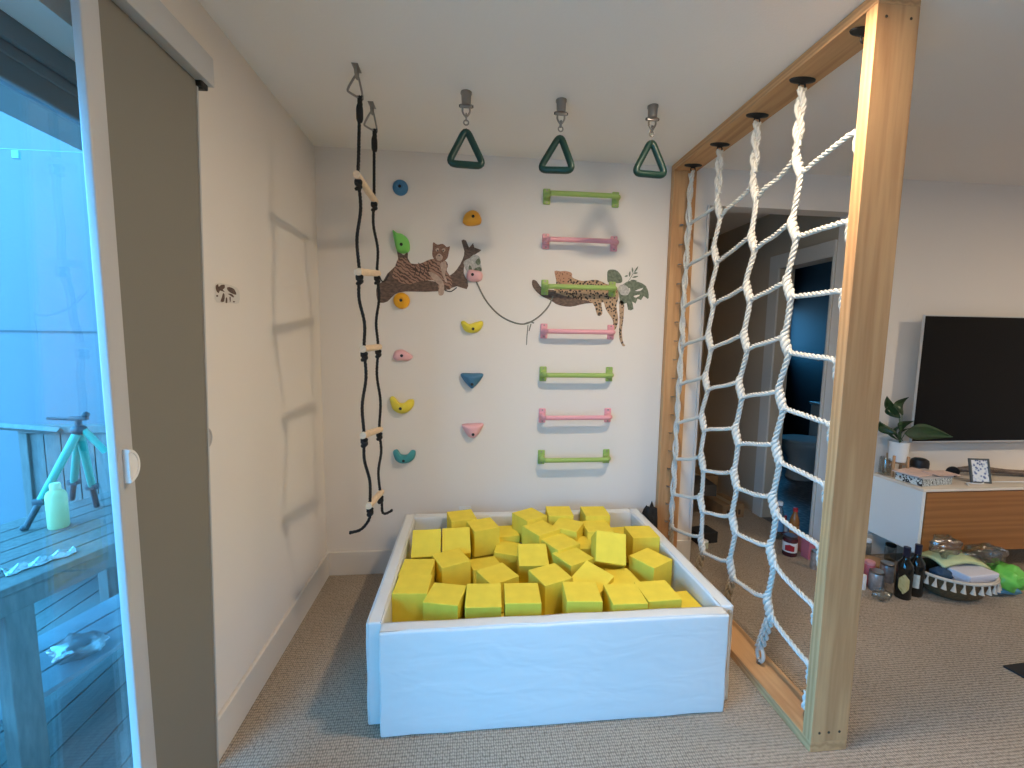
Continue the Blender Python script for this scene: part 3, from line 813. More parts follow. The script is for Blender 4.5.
flat('leopard_body', Z7([(255, 120), (300, 120), (375, 130), (385, 165), (460, 190), (560, 182), (640, 215), (700, 230), (722, 300), (705, 370), (718, 470), (700, 540), (675, 545), (680, 480), (630, 400), (612, 345), (595, 350), (602, 430), (565, 440), (530, 350), (400, 318), (300, 290), (250, 265), (265, 200)]), LEO, 2, ls, 3)
flat('leopard_head', Z7([(253, 118), (280, 122), (330, 117), (378, 132), (372, 170), (330, 205), (285, 200), (262, 165)]), spots('leopard_face_print', (.48, .25, .15), (.08, .05, .035), 90, .28), 3, ls, 3)
flat('leopard_tail', Z7([(728, 340), (760, 350), (758, 450), (745, 560), (755, 640), (770, 660), (750, 665), (725, 600), (728, 480)]), LEO, 2, ls, 3)
flat('broad_leaf', Z7([(645, 112), (700, 110), (740, 150), (745, 200), (690, 205), (645, 200), (638, 160)]), LEAFP, 3, ls, 3)
flat('monstera_leaf', Z7([(760, 210), (800, 190), (860, 195), (920, 225), (942, 290), (935, 322), (905, 300), (885, 330), (860, 320), (845, 355), (820, 340), (830, 395), (790, 400), (780, 350), (740, 360), (725, 300), (720, 240)]), LEAFP, 2, ls, 2)
for p in ([(780, 270), (800, 240), (806, 262), (790, 280)], [(840, 262), (900, 240), (880, 262)], [(830, 300), (880, 290), (850, 312)]): flat('leaf_slit', Z7(p), WALL, 3, ls, 2)
flat('orchid_cluster', Z7([(720, 235), (760, 215), (800, 250), (790, 290), (740, 290)]), WHITEP, 4, ls, 3)
for (x, y, dx, dy) in ((790, 150, -25, 8), (800, 160, 5, -42), (825, 130, -5, -40), (835, 130, 30, -48), (820, 165, 45, -10), (805, 185, 52, 5), (830, 135, 32, -5)):
    x -= 0; n_ = Vector((-dy, dx)).normalized() * 6
    flat('sprig_leaf', Z7([(x, y), (x + dx * .5 + n_.x, y + dy * .5 + n_.y), (x + dx, y + dy), (x + dx * .5 - n_.x, y + dy * .5 - n_.y)]), LEAFP, 3, ls, 3)
b = B(); ribbon(b, Z7([(760, 230), (800, 180), (830, 130)]), .0015, 3); finish('sprig_stem', b, LEAFP, ls)
# little sticker on the left wall
Z5 = lambda p: zc((205, 275), 21.93, p)
lw = lambda x, y, l: PL(x, y, .0006 + l * .0004)
ss = thing('small_sticker', 'small brown and white animal sticker on the left wall', 'wall sticker', PL(226, 303, .001))
flat('backing', Z5([(225, 190), (440, 190), (700, 280), (760, 420), (740, 620), (560, 615), (250, 600), (215, 400)]), mat('sticker_backing', (.66, .62, .57), .6), 1, ss, 2, at=lw)
BR = mat('brown_print', (.12, .07, .05), .7, var=.4, vscale=90)
for p in ([(235, 240), (290, 200), (300, 260), (350, 220), (430, 215), (430, 290), (390, 320), (440, 380), (330, 340), (300, 400), (245, 340)], [(480, 280), (540, 265), (640, 310), (690, 430), (600, 410), (510, 350)], [(395, 400), (430, 430), (420, 580), (340, 580), (370, 490)], [(500, 410), (590, 420), (640, 480), (610, 490), (540, 440)], [(460, 500), (485, 500), (490, 605), (450, 605)], [(250, 440), (285, 440), (285, 475), (250, 475)], [(615, 570), (655, 575), (650, 600), (618, 600)], [(535, 480), (565, 490), (560, 590), (545, 590)]):
    flat('animal_print', Z5(p), BR, 2, ss, 2, at=lw)

# outlet on the back wall
oc = PB(465, 512)
t = thing('wall_outlet', 'white wall outlet on the back wall just above the pit edge', 'outlet', (oc.x, 0, oc.z - .05))
b = B(); box(b, (oc.x - .036, -.006, oc.z - .075), (oc.x + .036, 0, oc.z + .038), .003); finish('cover_plate', b, PLASTICW, t, True)
for dz in (.012, -.042):
    b = B(); box(b, (oc.x - .016, -.0085, oc.z + dz - .014), (oc.x + .016, -.0055, oc.z + dz + .014), .002); s_ = finish('socket', b, PLASTICW, t)
    b = B(); box(b, (oc.x - .008, -.0089, oc.z + dz - .004), (oc.x - .006, -.008, oc.z + dz + .008)); box(b, (oc.x + .006, -.0089, oc.z + dz - .004), (oc.x + .008, -.008, oc.z + dz + .008)); finish('slot', b, BLACKMETAL, s_)

# ------------------------------------------------------------------ triangle rings on the ceiling
def trapeze(x, y, ztop, rz, tilt, lab):
    """ztop: height of the handle's apex"""
    t = thing('triangle_ring', lab, 'gym ring', (0, 0, 0), 'triangle gym rings on the ceiling')
    b = B()
    cyl(b, (0, 0, H - .0005), (0, 0, H - .006), .024, n=24); cyl(b, (0, 0, H - .006), (0, 0, H - .052), .021, .019, n=20)
    box(b, (-.027, -.006, H - .062), (.027, .006, H - .048), .003)
    mt = finish('swivel_mount', b, STEEL, t, True)
    b = B(); cyl(b, (-.03, 0, H - .055), (.03, 0, H - .055), .0055, n=8); finish('bolt', b, BLACKMETAL, mt)
    b = B(); pts = [(-.014, 0, H - .055), (-.015, 0, H - .078), (0, 0, H - .096), (.015, 0, H - .078), (.014, 0, H - .055)]
    tube(b, smoothpath(pts, 5), .0042, 8); finish('shackle', b, STEEL, t, True)
    zt = H - .090; zb = ztop + .022
    b = B(); h = (zt - zb)
    tube(b, smoothpath([(0, .010, zt), (0, .012, zt - h * .5), (0, .006, zb), (0, -.006, zb), (0, -.012, zt - h * .5), (0, -.010, zt), (0, 0, zt + .006)], 5, closed=True), .0034, 8, closed=True)
    tube(b, [(0, -.0135, zt - h * .35), (0, -.0135, zt - h * .75)], .0055, 8); finish('carabiner', b, STEEL, t, True)
    b = B(); torus(b, (0, 0, ztop + .012), .010, .003, (0, 1, 0), 14, 6); finish('eyelet', b, STEEL, t, True)
    b = B(); w = .076; hh = .158
    corners = [(0, ztop - .012), (w, ztop - hh), (-w, ztop - hh)]
    pts = []
    for i in range(3):
        a = Vector((corners[i][0], 0, corners[i][1])); pr = Vector((corners[i - 1][0], 0, corners[i - 1][1])); nx = Vector((corners[(i + 1) % 3][0], 0, corners[(i + 1) % 3][1]))
        d1 = (pr - a).normalized() * .034; d2_ = (nx - a).normalized() * .034
        for s in [k / 6 for k in range(7)]:
            pts.append((a + d1) * (1 - s) ** 2 + a * 2 * s * (1 - s) + (a + d2_) * s ** 2)
        pts += [a + (nx - a) * q for q in (.35, .5, .65)]
    M = rotM((0, 0, ztop), 0, tilt, rz)
    tube(b, [M @ p for p in pts], .0148, 12, closed=True)
    finish('triangle_handle', b, GREENPL, t, 'all')
    t.location = (x, y, 0)
    return t
trapeze(.822, -.612, 2.308, .06, 0, 'dark green triangle ring hanging from the ceiling, leftmost of the three')
trapeze(1.229, -.604, 2.310, -.35, .10, 'dark green triangle ring hanging slightly askew, middle one of the three')
trapeze(1.637, -.608, 2.311, .08, 0, 'dark green triangle ring nearest the pine frame')

# ------------------------------------------------------------------ rope ladder
LX = .405
lad = thing('rope_ladder', 'black rope ladder with wooden rungs hanging from the ceiling before the wall', 'rope ladder', (LX, -.59, .5))
RZ = [2.035, 1.670, 1.365, 1.009, .680]
RX = [(.405, .405)] * 5   # x of near and far end
YN = [-.738, -.752, -.702, -.732, -.656]; YFR = [-.455, -.418, -.423, -.432, -.432]
RZF = [2.037, 1.714, 1.368, .968, .651]
for c, ym, ends in ((0, -.728, YN), (1, -.465, YFR)):
    b = B(); yy = ym
    box(b, (LX - .012, yy - .030, H - .004), (LX + .012, yy + .030, H - .0005), .001)
    tube(b, smoothpath([(LX, yy - .02, H - .004), (LX, yy - .016, H - .03), (LX, yy, H - .038), (LX, yy + .016, H - .03), (LX, yy + .02, H - .004)], 4), .005, 8)
    mt = finish('ceiling_bracket', b, STEEL, lad, True)
    b = B(); zt = H - .03
    a = .6
    pts = [Vector((0, 0, 0)), Vector((-.008, 0, -.006)), Vector((-.036, 0, -.058)), Vector((-.030, 0, -.070)), Vector((.016, 0, -.078)), Vector((.022, 0, -.068)), Vector((.008, 0, -.006))]
    pts = [Vector((LX + p.x * .8, yy + p.x * .5, zt + p.z)) for p in pts]
    tube(b, smoothpath(pts, 4, closed=True), .0042, 8, closed=True); finish('carabiner', b, STEEL, lad, True)
    # the rope
    b = B()
    x0_ = LX + .006
    P = [(x0_, yy + .003, zt - .072), (x0_, yy, zt - .17)]
    for k in range(5):
        xx = RX[k][c]; z = (RZ, RZF)[c][k]; e = ends[k]
        pz = (RZ, RZF)[c][k - 1] if k else zt - .17
        px_, pe = (RX[k - 1][c], ends[k - 1]) if k else (x0_, yy)
        for s in (.33, .66):
            w = .007 * (1 if (k + c) % 2 else -1) * (1 if s < .5 else -1) * (k > 0)
            P.append((px_ + (xx - px_) * s + w, pe + (e - pe) * s + w * .5, pz + (z - pz) * s))
        P.append((xx, e, z))
    k = P[-1]
    if c == 0: P += [(k[0], k[1] - .0, k[2] - .05), (k[0] - .012, k[1] - .01, k[2] - .08), (k[0] - .04, k[1] - .02, k[2] - .106), (k[0] - .078, k[1] - .03, k[2] - .112)]
    else: P += [(k[0] + .006, k[1], k[2] - .05), (k[0] + .008, k[1], k[2] - .095), (k[0] + .022, k[1] + .006, k[2] - .108), (k[0] + .052, k[1] + .01, k[2] - .094)]
    strands(b, P, .0068, step=.0045, n=5)
    # doubled and bound head, knots under each rung
    strands(b, [(x0_ + .006, yy + .004, zt - .07), (x0_ + .006, yy, zt - .16)], .0078, step=.0045, n=5)
    tube(b, smoothpath([(x0_ + .002, yy, zt - .105), (x0_ + .002, yy, zt - .125), (x0_ + .002, yy, zt - .15), (x0_ + .002, yy, zt - .168)], 3), [.010, .0115, .013, .0135, .0135, .0135, .0135, .013, .011, .009][:10], 10)
    for q in range(5):
        z = (RZ, RZF)[c][q] - .030; xx = RX[q][c]; e = ends[q]
        for j in range(3): torus(b, (xx, e, z + .010 - j * .011), .009, .0075, (math.sin(j * 2) * .6, math.cos(j * 2) * .6, 1), 12, 6)
    torus(b, (P[-1][0], P[-1][1], P[-1][2]), .004, .005, (1, 0, 0), 8, 5)
    finish('side_rope', b, BLACKROPE, lad, 'all')
for k in range(5):
    b = B(); A = Vector((RX[k][0], YN[k], RZ[k])); E_ = Vector((RX[k][1], YFR[k], RZF[k])); d = (E_ - A).normalized() * .026
    cyl(b, A - d, E_ + d, .0145, n=18)
    bmesh.ops.bevel(b, geom=[e for e in b.edges if len(e.link_faces) == 2 and e.calc_face_angle(0) > 1.2], offset=.003, segments=2, affect='EDGES')
    finish('rung', b, DOWEL, lad, True)

# ------------------------------------------------------------------ ceiling lamps (out of the picture, they light the room)
def lamp(x, y, r, strength, lab, col=(1, .80, .58)):
    t = thing('ceiling_lamp', lab, 'ceiling lamp', (x, y, H - .028))
    b = B(); cyl(b, (x, y, H - .0005), (x, y, H - .026), r * 1.10, n=40); finish('lamp_base', b, WHITEAL, t, True)
    b = B(); lathe(b, [(r, H - .0262), (r * .97, H - .0275), (r * .5, H - .0282), (0, H - .0285)], (x, y, 0), 40)
    finish('diffuser', b, mat('lamp_glow_%g' % strength, (.9, .9, .88), .5, emit=col, estr=strength), t, True)
lamp(1.69, -1.335, .075, 160, 'round flush ceiling lamp above the climbing corner')
lamp(4.9, -2.0, .14, 66, 'round flush ceiling lamp above the television side')
lamp(2.3, -4.0, .19, 22, 'round flush ceiling lamp behind the photographer')

# ------------------------------------------------------------------ television side
TVB = mat('screen_black', (.0015, .0015, .002), .35, spec=.12)
TVS = mat('silver_bezel', (.58, .59, .60), .3, metal=.6)
tvx, tvz0, tvz1, tvy = 3.662, .790, 1.602, -.100
t = thing('television', 'large flat black television mounted on the wall above the console', 'television', (tvx + .72, -.05, tvz0))
b = B(); box(b, (tvx, tvy, tvz0), (tvx + 1.44, tvy + .016, tvz1), .003); finish('housing', b, TVS, t)
b = B(); box(b, (tvx + .003, tvy - .0015, tvz0 + .010), (tvx + 1.437, tvy + .004, tvz1 - .007), .001); finish('screen', b, TVB, t)
b = B(); box(b, (tvx + .45, tvy + .016, 1.0), (tvx + .99, -.03, 1.4), .006); box(b, (tvx + .55, -.031, 1.05), (tvx + .89, -.0005, 1.35), .004); finish('wall_mount', b, BLACKMETAL, t)
CZ, CZ0, CF, CX0, CX1 = .567, .168, -.330, 3.512, 5.35
CREAM = wood('pale_oak', (.66, .56, .45), (.76, .68, .57), (.6, 5, 5), ring=2, knots=False, dist=2)
WAL = wood('walnut_veneer', (.27, .105, .030), (.36, .150, .045), (.35, 3, 9), ring=.9, knots=False, dist=9, rough=.4)
t = thing('media_console', 'white wall-hung media console with brown walnut doors under the television', 'media console', ((CX0 + CX1) / 2, -.16, CZ0))
b = B(); box(b, (CX0, CF + .004, CZ0), (CX0 + .022, -.001, CZ - .018), .001); box(b, (CX1 - .022, CF + .004, CZ0), (CX1, -.001, CZ - .018), .001)
box(b, (CX0 + .022, CF + .03, CZ0), (CX1 - .022, -.001, CZ0 + .02)); box(b, (CX0 + .022, -.02, CZ0 + .02), (CX1 - .022, -.001, CZ - .018)); finish('carcass', b, mat('console_white', (.74, .76, .74), .4), t)
b = B(); box(b, (CX0 - .002, CF, CZ - .018), (CX1 + .002, -.001, CZ), .002); finish('top', b, CREAM, t)
for i in range(2):
    a = CX0 + .034 + i * .90
    b = B(); box(b, (a, CF + .006, CZ0 + .002), (a + .894, CF + .026, CZ - .024), .0015); dd = finish('door', b, WAL, t)

# potted plant on a wooden stand
pc = PB(898, 455, -.075); zt = PB(898, 441.5, -.075).z; zb = PB(898, 461.5, -.075).z
t = thing('potted_plant', 'small potted plant with long dark leaves on the console', 'plant', (pc.x, -.075, CZ))
b = B(); lathe(b, [(0, zb + .002), (.040, zb + .002), (.046, zb + .008), (.052, zt), (.047, zt), (.044, zt - .02), (0, zt - .02)], (pc.x, -.075, 0), 28); finish('pot', b, mat('white_ceramic', (.78, .78, .76), .35), t, True)
b = B(); sph(b, (pc.x, -.075, zt - .02), .04, (1, 1, .2), noise=.05); finish('soil', b, mat('soil', (.05, .035, .025), .95), t)
b = B()
for a in (.4, 1.97, 3.54, 5.11):
    x, y = pc.x + math.cos(a) * .053, -.075 + math.sin(a) * .053
    box(b, (x - .006, y - .006, CZ), (x + .006, y + .006, zb + .045), .002)
box(b, (pc.x - .05, -.080, zb - .012), (pc.x + .05, -.070, zb), .001); box(b, (pc.x - .005, -.125, zb - .012), (pc.x + .005, -.025, zb), .001)
finish('wooden_stand', b, mat('stand_wood', (.50, .28, .14), .5, var=.2, vscale=30), t)
LEAF = mat('dark_leaf', (.018, .055, .018), .35, var=.35, vscale=25)
def leaf(a, tip, wd, bend=0, side=(0, 0, 1)):
    a = Vector(a); tip = Vector(tip); d = tip - a; s = d.cross(Vector((0, 1, 0))).normalized(); n = Vector((0, -1, 0))
    def f(u, v):
        k = math.sin(PI * min(1, u * .97 + .02) ** .8) * wd
        c = (v - .5) * 2
        return a + d * u + s * (bend * math.sin(PI * u)) + s * c * k + n * (abs(c) * k * .35 - .05 * math.sin(PI * u) * (1 - abs(bend)))
    b = B(); grid_sheet(b, f, 14, 4)
    r = bmesh.ops.extrude_face_region(b, geom=b.faces[:]); bmesh.ops.translate(b, verts=[v for v in r['geom'] if isinstance(v, bmesh.types.BMVert)], vec=(0, .001, 0))
    return b
base = Vector((pc.x, -.075, zt - .01))
for (sx, sy), (tx, ty), wd, bd, yy in (((900, 418), (887, 396), .030, -.01, -.125), ((899, 418), (889, 406), .018, .0, -.13), ((902, 415), (909, 397), .034, .006, -.135), ((897, 434), (880, 421), .028, .01, -.12), ((895, 433), (879, 431), .014, -.012, -.14),
                                   ((905, 433), (953, 437), .052, .012, -.175), ((901, 433), (914, 421), .030, .0, -.125), ((899, 440), (905, 424), .014, .0, -.14), ((898, 440), (893, 428), .010, 0, -.13), ((903, 441), (911, 428), .012, 0, -.11)):
    A = PB(sx, sy, yy); Tp = PB(tx, ty, yy)
    b = B(); tube(b, smoothpath([base, (base + A) / 2 + Vector((0, -.005, .01)), A], 5), .0018, 6); st = finish('leaf_stem', b, mat('leaf_stem', (.10, .17, .06), .5), t, True)
    finish('leaf', leaf(A, Tp, wd, bd), LEAF, t, 'all')
# clear vase left of the plant
vc = PB(879, 460, -.05)
b = B(); lathe(b, [(0, CZ), (.032, CZ), (.036, CZ + .01), (.033, CZ + .11), (.030, CZ + .115), (.027, CZ + .11), (.030, CZ + .015), (0, CZ + .012)], (max(vc.x, CX0 + .045), -.045, 0), 24); tag(finish('glass_vase', b, CLEAR, smooth=True), 'clear glass vase at the left end of the console behind the post', 'vase')
# speaker
sc = PB(921, 452, -.06)
t = thing('speaker', 'small round-topped black speaker beside the plant pot', 'speaker', (sc.x, -.06, CZ))
b = B(); lathe(b, [(0, CZ), (.044, CZ), (.046, CZ + .01), (.046, CZ + .055)], (sc.x, -.06, 0), 28); finish('grille', b, mat('speaker_mesh', (.10, .09, .085), .8, bump=.5, bscale=700), t, True)
b = B(); lathe(b, [(.047, CZ + .055), (.048, CZ + .08), (.044, CZ + .098), (.030, CZ + .108), (0, CZ + .111)], (sc.x, -.06, 0), 28); finish('dome', b, mat('speaker_black', (.012, .012, .013), .5), t, True)
# patterned box with pink papers
q0 = PF(922, 487, CZ); q1 = PF(952, 484.5, CZ); ex = (q1 - q0).normalized(); ey = Vector((-ex.y, ex.x, 0)); Lx = (q1 - q0).length
M = Matrix((( ex.x, ey.x, 0, q0.x), (ex.y, ey.y, 0, q0.y), (0, 0, 1, CZ), (0, 0, 0, 1)))
t = thing('patterned_box', 'white box with black floral pattern at the console corner', 'box', (q0.x, q0.y, CZ))
b = B(); box(b, (0, 0, .001), (Lx, .150, .045), .002, M=M)
PAT = spots('black_floral_pattern', (.66, .70, .68), (.03, .03, .03), 28, .36, 'wave')
finish('box_body', b, PAT, t)
b = B(); box(b, (-.003, -.003, .0455), (Lx + .003, .153, .056), .002, M=M); finish('lid', b, mat('box_lid', (.55, .50, .47), .6), t)
b = B(); box(b, (-.02, .01, .0572), (Lx * .75, .15, .063), .001, M=M @ Matrix.Rotation(.12, 4, 'Z')); box(b, (Lx * .45, .0, .0635), (Lx + .02, .10, .067), .001, M=M @ Matrix.Rotation(-.1, 4, 'Z'))
tag(finish('paper_stack', b, mat('pink_paper', (.74, .54, .47), .7, var=.12, vscale=20)), 'loose pinkish papers lying on the patterned box', 'papers')
# photo frame
p0 = PF(971, 483, CZ); 
t = thing('photo_frame', 'leaning grey picture frame with a blue and white photo on the console', 'picture frame', (p0.x, p0.y, CZ))
M = Matrix.Translation((p0.x, p0.y, CZ)) @ Matrix.Rotation(math.radians(-9), 4, 'Z') @ Matrix.Rotation(math.radians(-13), 4, 'X')
fw, fh = .118, .152
b = B()
for lo, hi in (((0, -.006, 0), (.010, .006, fh)), ((fw - .010, -.006, 0), (fw, .006, fh)), ((.010, -.006, 0), (fw - .010, .006, .010)), ((.010, -.006, fh - .010), (fw - .010, .006, fh))): box(b, lo, hi, .0015, M=M)
box(b, (.04, .006, 0.0), (.08, .009, .11), M=M @ Matrix.Translation((0, .002, .0)) @ Matrix.Rotation(.0, 4, 'X'))
finish('frame', b, mat('frame_grey', (.09, .10, .10), .5), t)
b = B(); box(b, (.009, -.001, .009), (fw - .009, .002, fh - .009), M=M); finish('photo', b, spots('photo_print', (.55, .62, .72), (.10, .14, .30), 60, .34, 'voronoi', .8, (.80, .82, .82)), t)
# dark round thing behind the frame, driftwood
dk = PB(958, 473, -.15)
b = B(); sph(b, (dk.x, -.12, CZ + .034), .036, (1.1, .8, .95)); tag(finish('dark_pouch', b, mat('dark_cloth', (.012, .012, .014), .8), smooth=True), 'rounded black pouch behind the picture frame', 'pouch')
b = B()
g0 = PF(990, 474, CZ); rnd = random.Random(3)
for k in range(9):
    o_ = rnd.uniform(-.035, .035); h = rnd.uniform(.012, .05)
    strands(b, [(4.02, -.10 + o_ * .5, CZ + .02 + h * .6), (4.14, -.12 + o_ * 1.1, CZ + .018 + h), (4.30, -.12 + o_, CZ + .014 + h * .6), (4.55, -.14 + o_ * 1.3, CZ + .014 + h * .1)], .008, step=.012, pitch=.06, n=5)
tag(finish('dried_twigs', b, mat('grey_brown_twigs', (.22, .16, .12), .8, var=.4, vscale=30), smooth='all'), 'bundle of grey brown dried twigs lying on the console', 'twigs')
b = B(); tube(b, smoothpath([(3.86, -.29, CZ + .004), (3.90, -.25, CZ + .004), (3.97, -.27, CZ + .004), (4.08, -.24, CZ + .004), (4.4, -.26, CZ + .004)], 6), .0035, 6); tag(finish('white_cable', b, PLASTICW, smooth=True), 'thin white cable lying on the console in front of the picture frame', 'cable')

# ---- on the floor under the console
def wine(px, py, lab, lcol, diamond):
    p = PF(px, py); t = thing('wine_bottle', lab, 'bottle', (p.x, p.y, 0), 'dark wine bottles')
    b = B(); lathe(b, [(0, .002), (.034, 0), (.038, .006), (.038, .175), (.034, .198), (.018, .222), (.0145, .235), (.0145, .262)], (p.x, p.y, 0), 28)
    finish('bottle_body', b, mat('black_glass', (.006, .007, .006), .08, spec=.6), t, True)
    b = B(); lathe(b, [(.0155, .240), (.0158, .285), (.0165, .287), (.0165, .294), (.0, .295)], (p.x, p.y, 0), 20); finish('capsule', b, mat('capsule', (.010, .012, .03), .35), t, True)
    # label wrapped on the side towards the room
    a0 = math.atan2(CAM.y - p.y, CAM.x - p.x) + (.05 if diamond else -.1); b = B()
    def f(u, v):
        w = .62; a = a0 + (u - .5) * 2 * w
        k = 1 - .55 * abs(u - .5) * 2 if diamond else 1
        z = .092 + (v - .5) * (.115 if diamond else .078) * k
        return Vector((p.x + math.cos(a) * .0388, p.y + math.sin(a) * .0388, z))
    grid_sheet(b, f, 14, 6); finish('label', b, lcol, t, True)
    return t
wine(902, 597, 'dark wine bottle with a yellow diamond label, left of the pair', spots('gold_label', (.62, .48, .22), (.25, .16, .02), 40, .32, 'wave', .6), True)
wine(913.5, 594, 'dark wine bottle with a plain cream label, right of the pair', mat('cream_label', (.62, .58, .48), .6, var=.15, vscale=60), False)
def can(px, py, r, h, m, lab, name='storage_jar', cat='jar', lid=None, group=None, z=0, nm2='lid'):
    p = PF(px, py, z); p.y += r * .8
    t = thing(name, lab, cat, (p.x, p.y, z), group)
    b = B(); lathe(b, [(0, z), (r * .94, z), (r, z + .004), (r, z + h * .86), (r * .93, z + h * .93), (r * .9, z + h)] + ([(0, z + h)]), (p.x, p.y, 0), 24); finish('body', b, m, t, True)
    if lid:
        b = B(); lathe(b, [(r * .95, z + h * .93), (r * .97, z + h * .94), (r * .97, z + h * 1.04), (r * .9, z + h * 1.06), (0, z + h * 1.06)], (p.x, p.y, 0), 24); finish(nm2, b, lid, t, True)
    return t
TIN = mat('tin', (.50, .50, .52), .3, metal=.7, var=.3, vscale=40)
can(880, 592, .036, .108, TIN, 'silver tin standing left of the wine bottles, front one', 'tin_can', 'tin', STEEL, 'silver tins')
can(890, 583, .034, .108, TIN, 'silver tin standing just behind the front tin', 'tin_can', 'tin', STEEL, 'silver tins')
can(871, 586, .028, .135, mat('pink_plastic_matte', (.45, .10, .12), .5), 'dark pink canister beside the post on the floor', 'canister', 'canister', mat('pink_lid', (.62, .25, .26), .5))
can(864, 590, .018, .085, PLASTICW, 'small white tub half hidden by the post', 'small_tub', 'tub')
can(893, 562, .030, .105, CLEAR, 'clear jar with a square black cap behind the wine bottles', 'cap_jar', 'jar', BLACKMETAL)
can(868, 562, .025, .14, CLEAR, 'clear glass bottle at the foot of the wall beside the post', 'glass_bottle', 'bottle', PLASTICW)
p = PF(878, 574); b = B(); lathe(b, [(0, .0), (.075, 0), (.08, .006), (.08, .058), (.074, .064), (0, .064)], (p.x, p.y + .05, 0), 32); tag(finish('round_wooden_box', b, mat('orange_wood', (.42, .22, .09), .55, var=.2, vscale=25), smooth=True), 'low round wooden box behind the tins', 'box')
def film(c, r, s, seed, m, name, lab, cat='plastic bag', knot=False, sub=3, amp=.35):
    rnd = random.Random(seed); b = B()
    bmesh.ops.create_icosphere(b, subdivisions=sub, radius=r)
    ph = [rnd.uniform(0, 6) for _ in range(9)]
    for v in b.verts:
        d = v.co.normalized()
        f = 1 + amp * (.5 * math.sin(d.x * 6 + ph[0]) * math.sin(d.y * 7 + ph[1]) + .35 * math.sin(d.z * 9 + d.x * 8 + ph[2]) + .25 * math.sin(d.y * 15 + d.z * 11 + ph[3]) + .15 * math.sin(d.x * 22 + ph[4]))
        v.co = Vector((v.co.x * s[0], v.co.y * s[1], v.co.z * s[2])) * f
    lo = min(v.co.z for v in b.verts)
    for v in b.verts: v.co += Vector((c[0], c[1], c[2] - lo))
    o = finish(name, b, m, smooth='all'); tag(o, lab, cat); return o
p = PF(886, 603); film((p.x, p.y + .03, 0), .05, (1.0, .7, .55), 5, CLEAR, 'plastic_wrap', 'crumpled clear plastic wrap in front of the tins', 'plastic wrap')
# basket with tassel fringe
bp0 = PF(962, 606); BX, BYc = bp0.x + .085, bp0.y + .125
t = thing('tassel_basket', 'shallow brown oval basket with a white tassel trim on the carpet', 'basket', (BX, BYc, 0))
b = B(); lathe(b, [(0, .0), (.115, 0), (.145, .02), (.178, .07), (.197, .128), (.190, .130), (.170, .07), (.138, .026), (0, .012)], (BX, BYc, 0), 48, sy=.78)
WEAVE = mat('basket_weave', (.17, .095, .035), .7, var=.5, vscale=90, bump=.8, bscale=220, stretch=(1, 1, 2.5))
finish('bowl', b, WEAVE, t, True)
b = B(); pts = [(BX + math.cos(a) * .198, BYc + math.sin(a) * .198 * .78, .135) for a in [2 * PI * i / 64 for i in range(64)]]
tube(b, pts, .009, 8, closed=True); finish('rim_braid', b, mat('cream_cotton', (.62, .55, .45), .85, bump=.6, bscale=300), t, True)
for i in range(30):
    a = 2 * PI * i / 30; n = Vector((math.cos(a), math.sin(a) * .9, 0)); c = Vector((BX + math.cos(a) * .202, BYc + math.sin(a) * .202 * .78, .128))
    b = B(); cyl(b, c, c + n * .004 - Vector((0, 0, .012)), .005, .004, 8); cyl(b, c + n * .004 - Vector((0, 0, .012)), c + n * .006 - Vector((.004, 0, .045)), .004, .013, 8); finish('tassel', b, MATS['cream_cotton'], t, True)
M = Matrix.Translation((BX + .045, BYc - .055, .065)) @ Matrix.Rotation(.10, 4, 'Z')
b = B(); vs_ = box(b, (-.105, -.06, 0), (.105, .06, .10), .006, 3, M=M)
tag(finish('white_carton', b, mat('white_carton', (.66, .65, .72), .5)), 'white carton lying inside the tassel basket', 'carton')
b = B(); grid_sheet(b, lambda u, v: Vector((BX - .10 + u * .30, BYc - .03 + v * .15, .172 + .035 * math.sin(PI * u) + .022 * math.sin(v * PI) - .02 * u)), 20, 10)
r = bmesh.ops.extrude_face_region(b, geom=b.faces[:]); bmesh.ops.translate(b, verts=[v for v in r['geom'] if isinstance(v, bmesh.types.BMVert)], vec=(0, 0, -.012))
tag(finish('pale_green_pouch', b, mat('pale_green', (.50, .56, .30), .6, var=.15, vscale=12), smooth='all'), 'pale green pouch lying over the white carton in the basket', 'pouch')
film((BX - .04, BYc + .02, .20), .075, (1.1, .7, .75), 11, BAGPL, 'plastic_bag', 'cloudy plastic bag heaped on top of the basket')
film((BX - .105, BYc - .02, .08), .05, (1, .8, .8), 13, mat('navy_cloth', (.015, .05, .10), .8), 'navy_cloth', 'dark blue cloth tucked in the left side of the basket', 'cloth')
p = PF(934, 590)
t = thing('black_brush', 'black long-handled brush with a loop end leaning on the basket', 'brush', (p.x, p.y, 0))
b = B(); A = PB(932, 582, p.y + .06); E1 = PB(938, 566, p.y + .10); E2 = PB(941, 556, p.y + .12)
tube(b, [A, (A + E1) / 2, E1], [.018, .016, .012], 10); finish('handle', b, BLACKMETAL, t, True)
b = B(); torus(b, E2, .026, .009, (.3, -1, .1), 20, 8); finish('loop', b, BLACKMETAL, t, True)
b = B(); box(b, (-.02, -.019, -.012), (.02, -.015, .012), .002, M=Matrix.Translation(A + Vector((.0, 0, .01)))); finish('label', b, PLASTICW, t)
p = PF(1014, 602)
film((p.x + .06, p.y + .09, 0), .10, (1.0, .8, .75), 21, mat('green_bag', (.16, .55, .08), .35), 'green_bag', 'bright green plastic bag right of the basket', 'bag')
film((p.x + .03, p.y + .10, 0.0), .095, (1.15, .75, .40), 22, mat('blue_bag', (.10, .30, .42), .35), 'blue_bag', 'blue plastic bag beneath the green one', 'bag')
film((p.x - .02, p.y + .15, 0.12), .10, (1.3, .5, .65), 23, BAGPL, 'plastic_bag', 'clear plastic bag standing behind the green one')
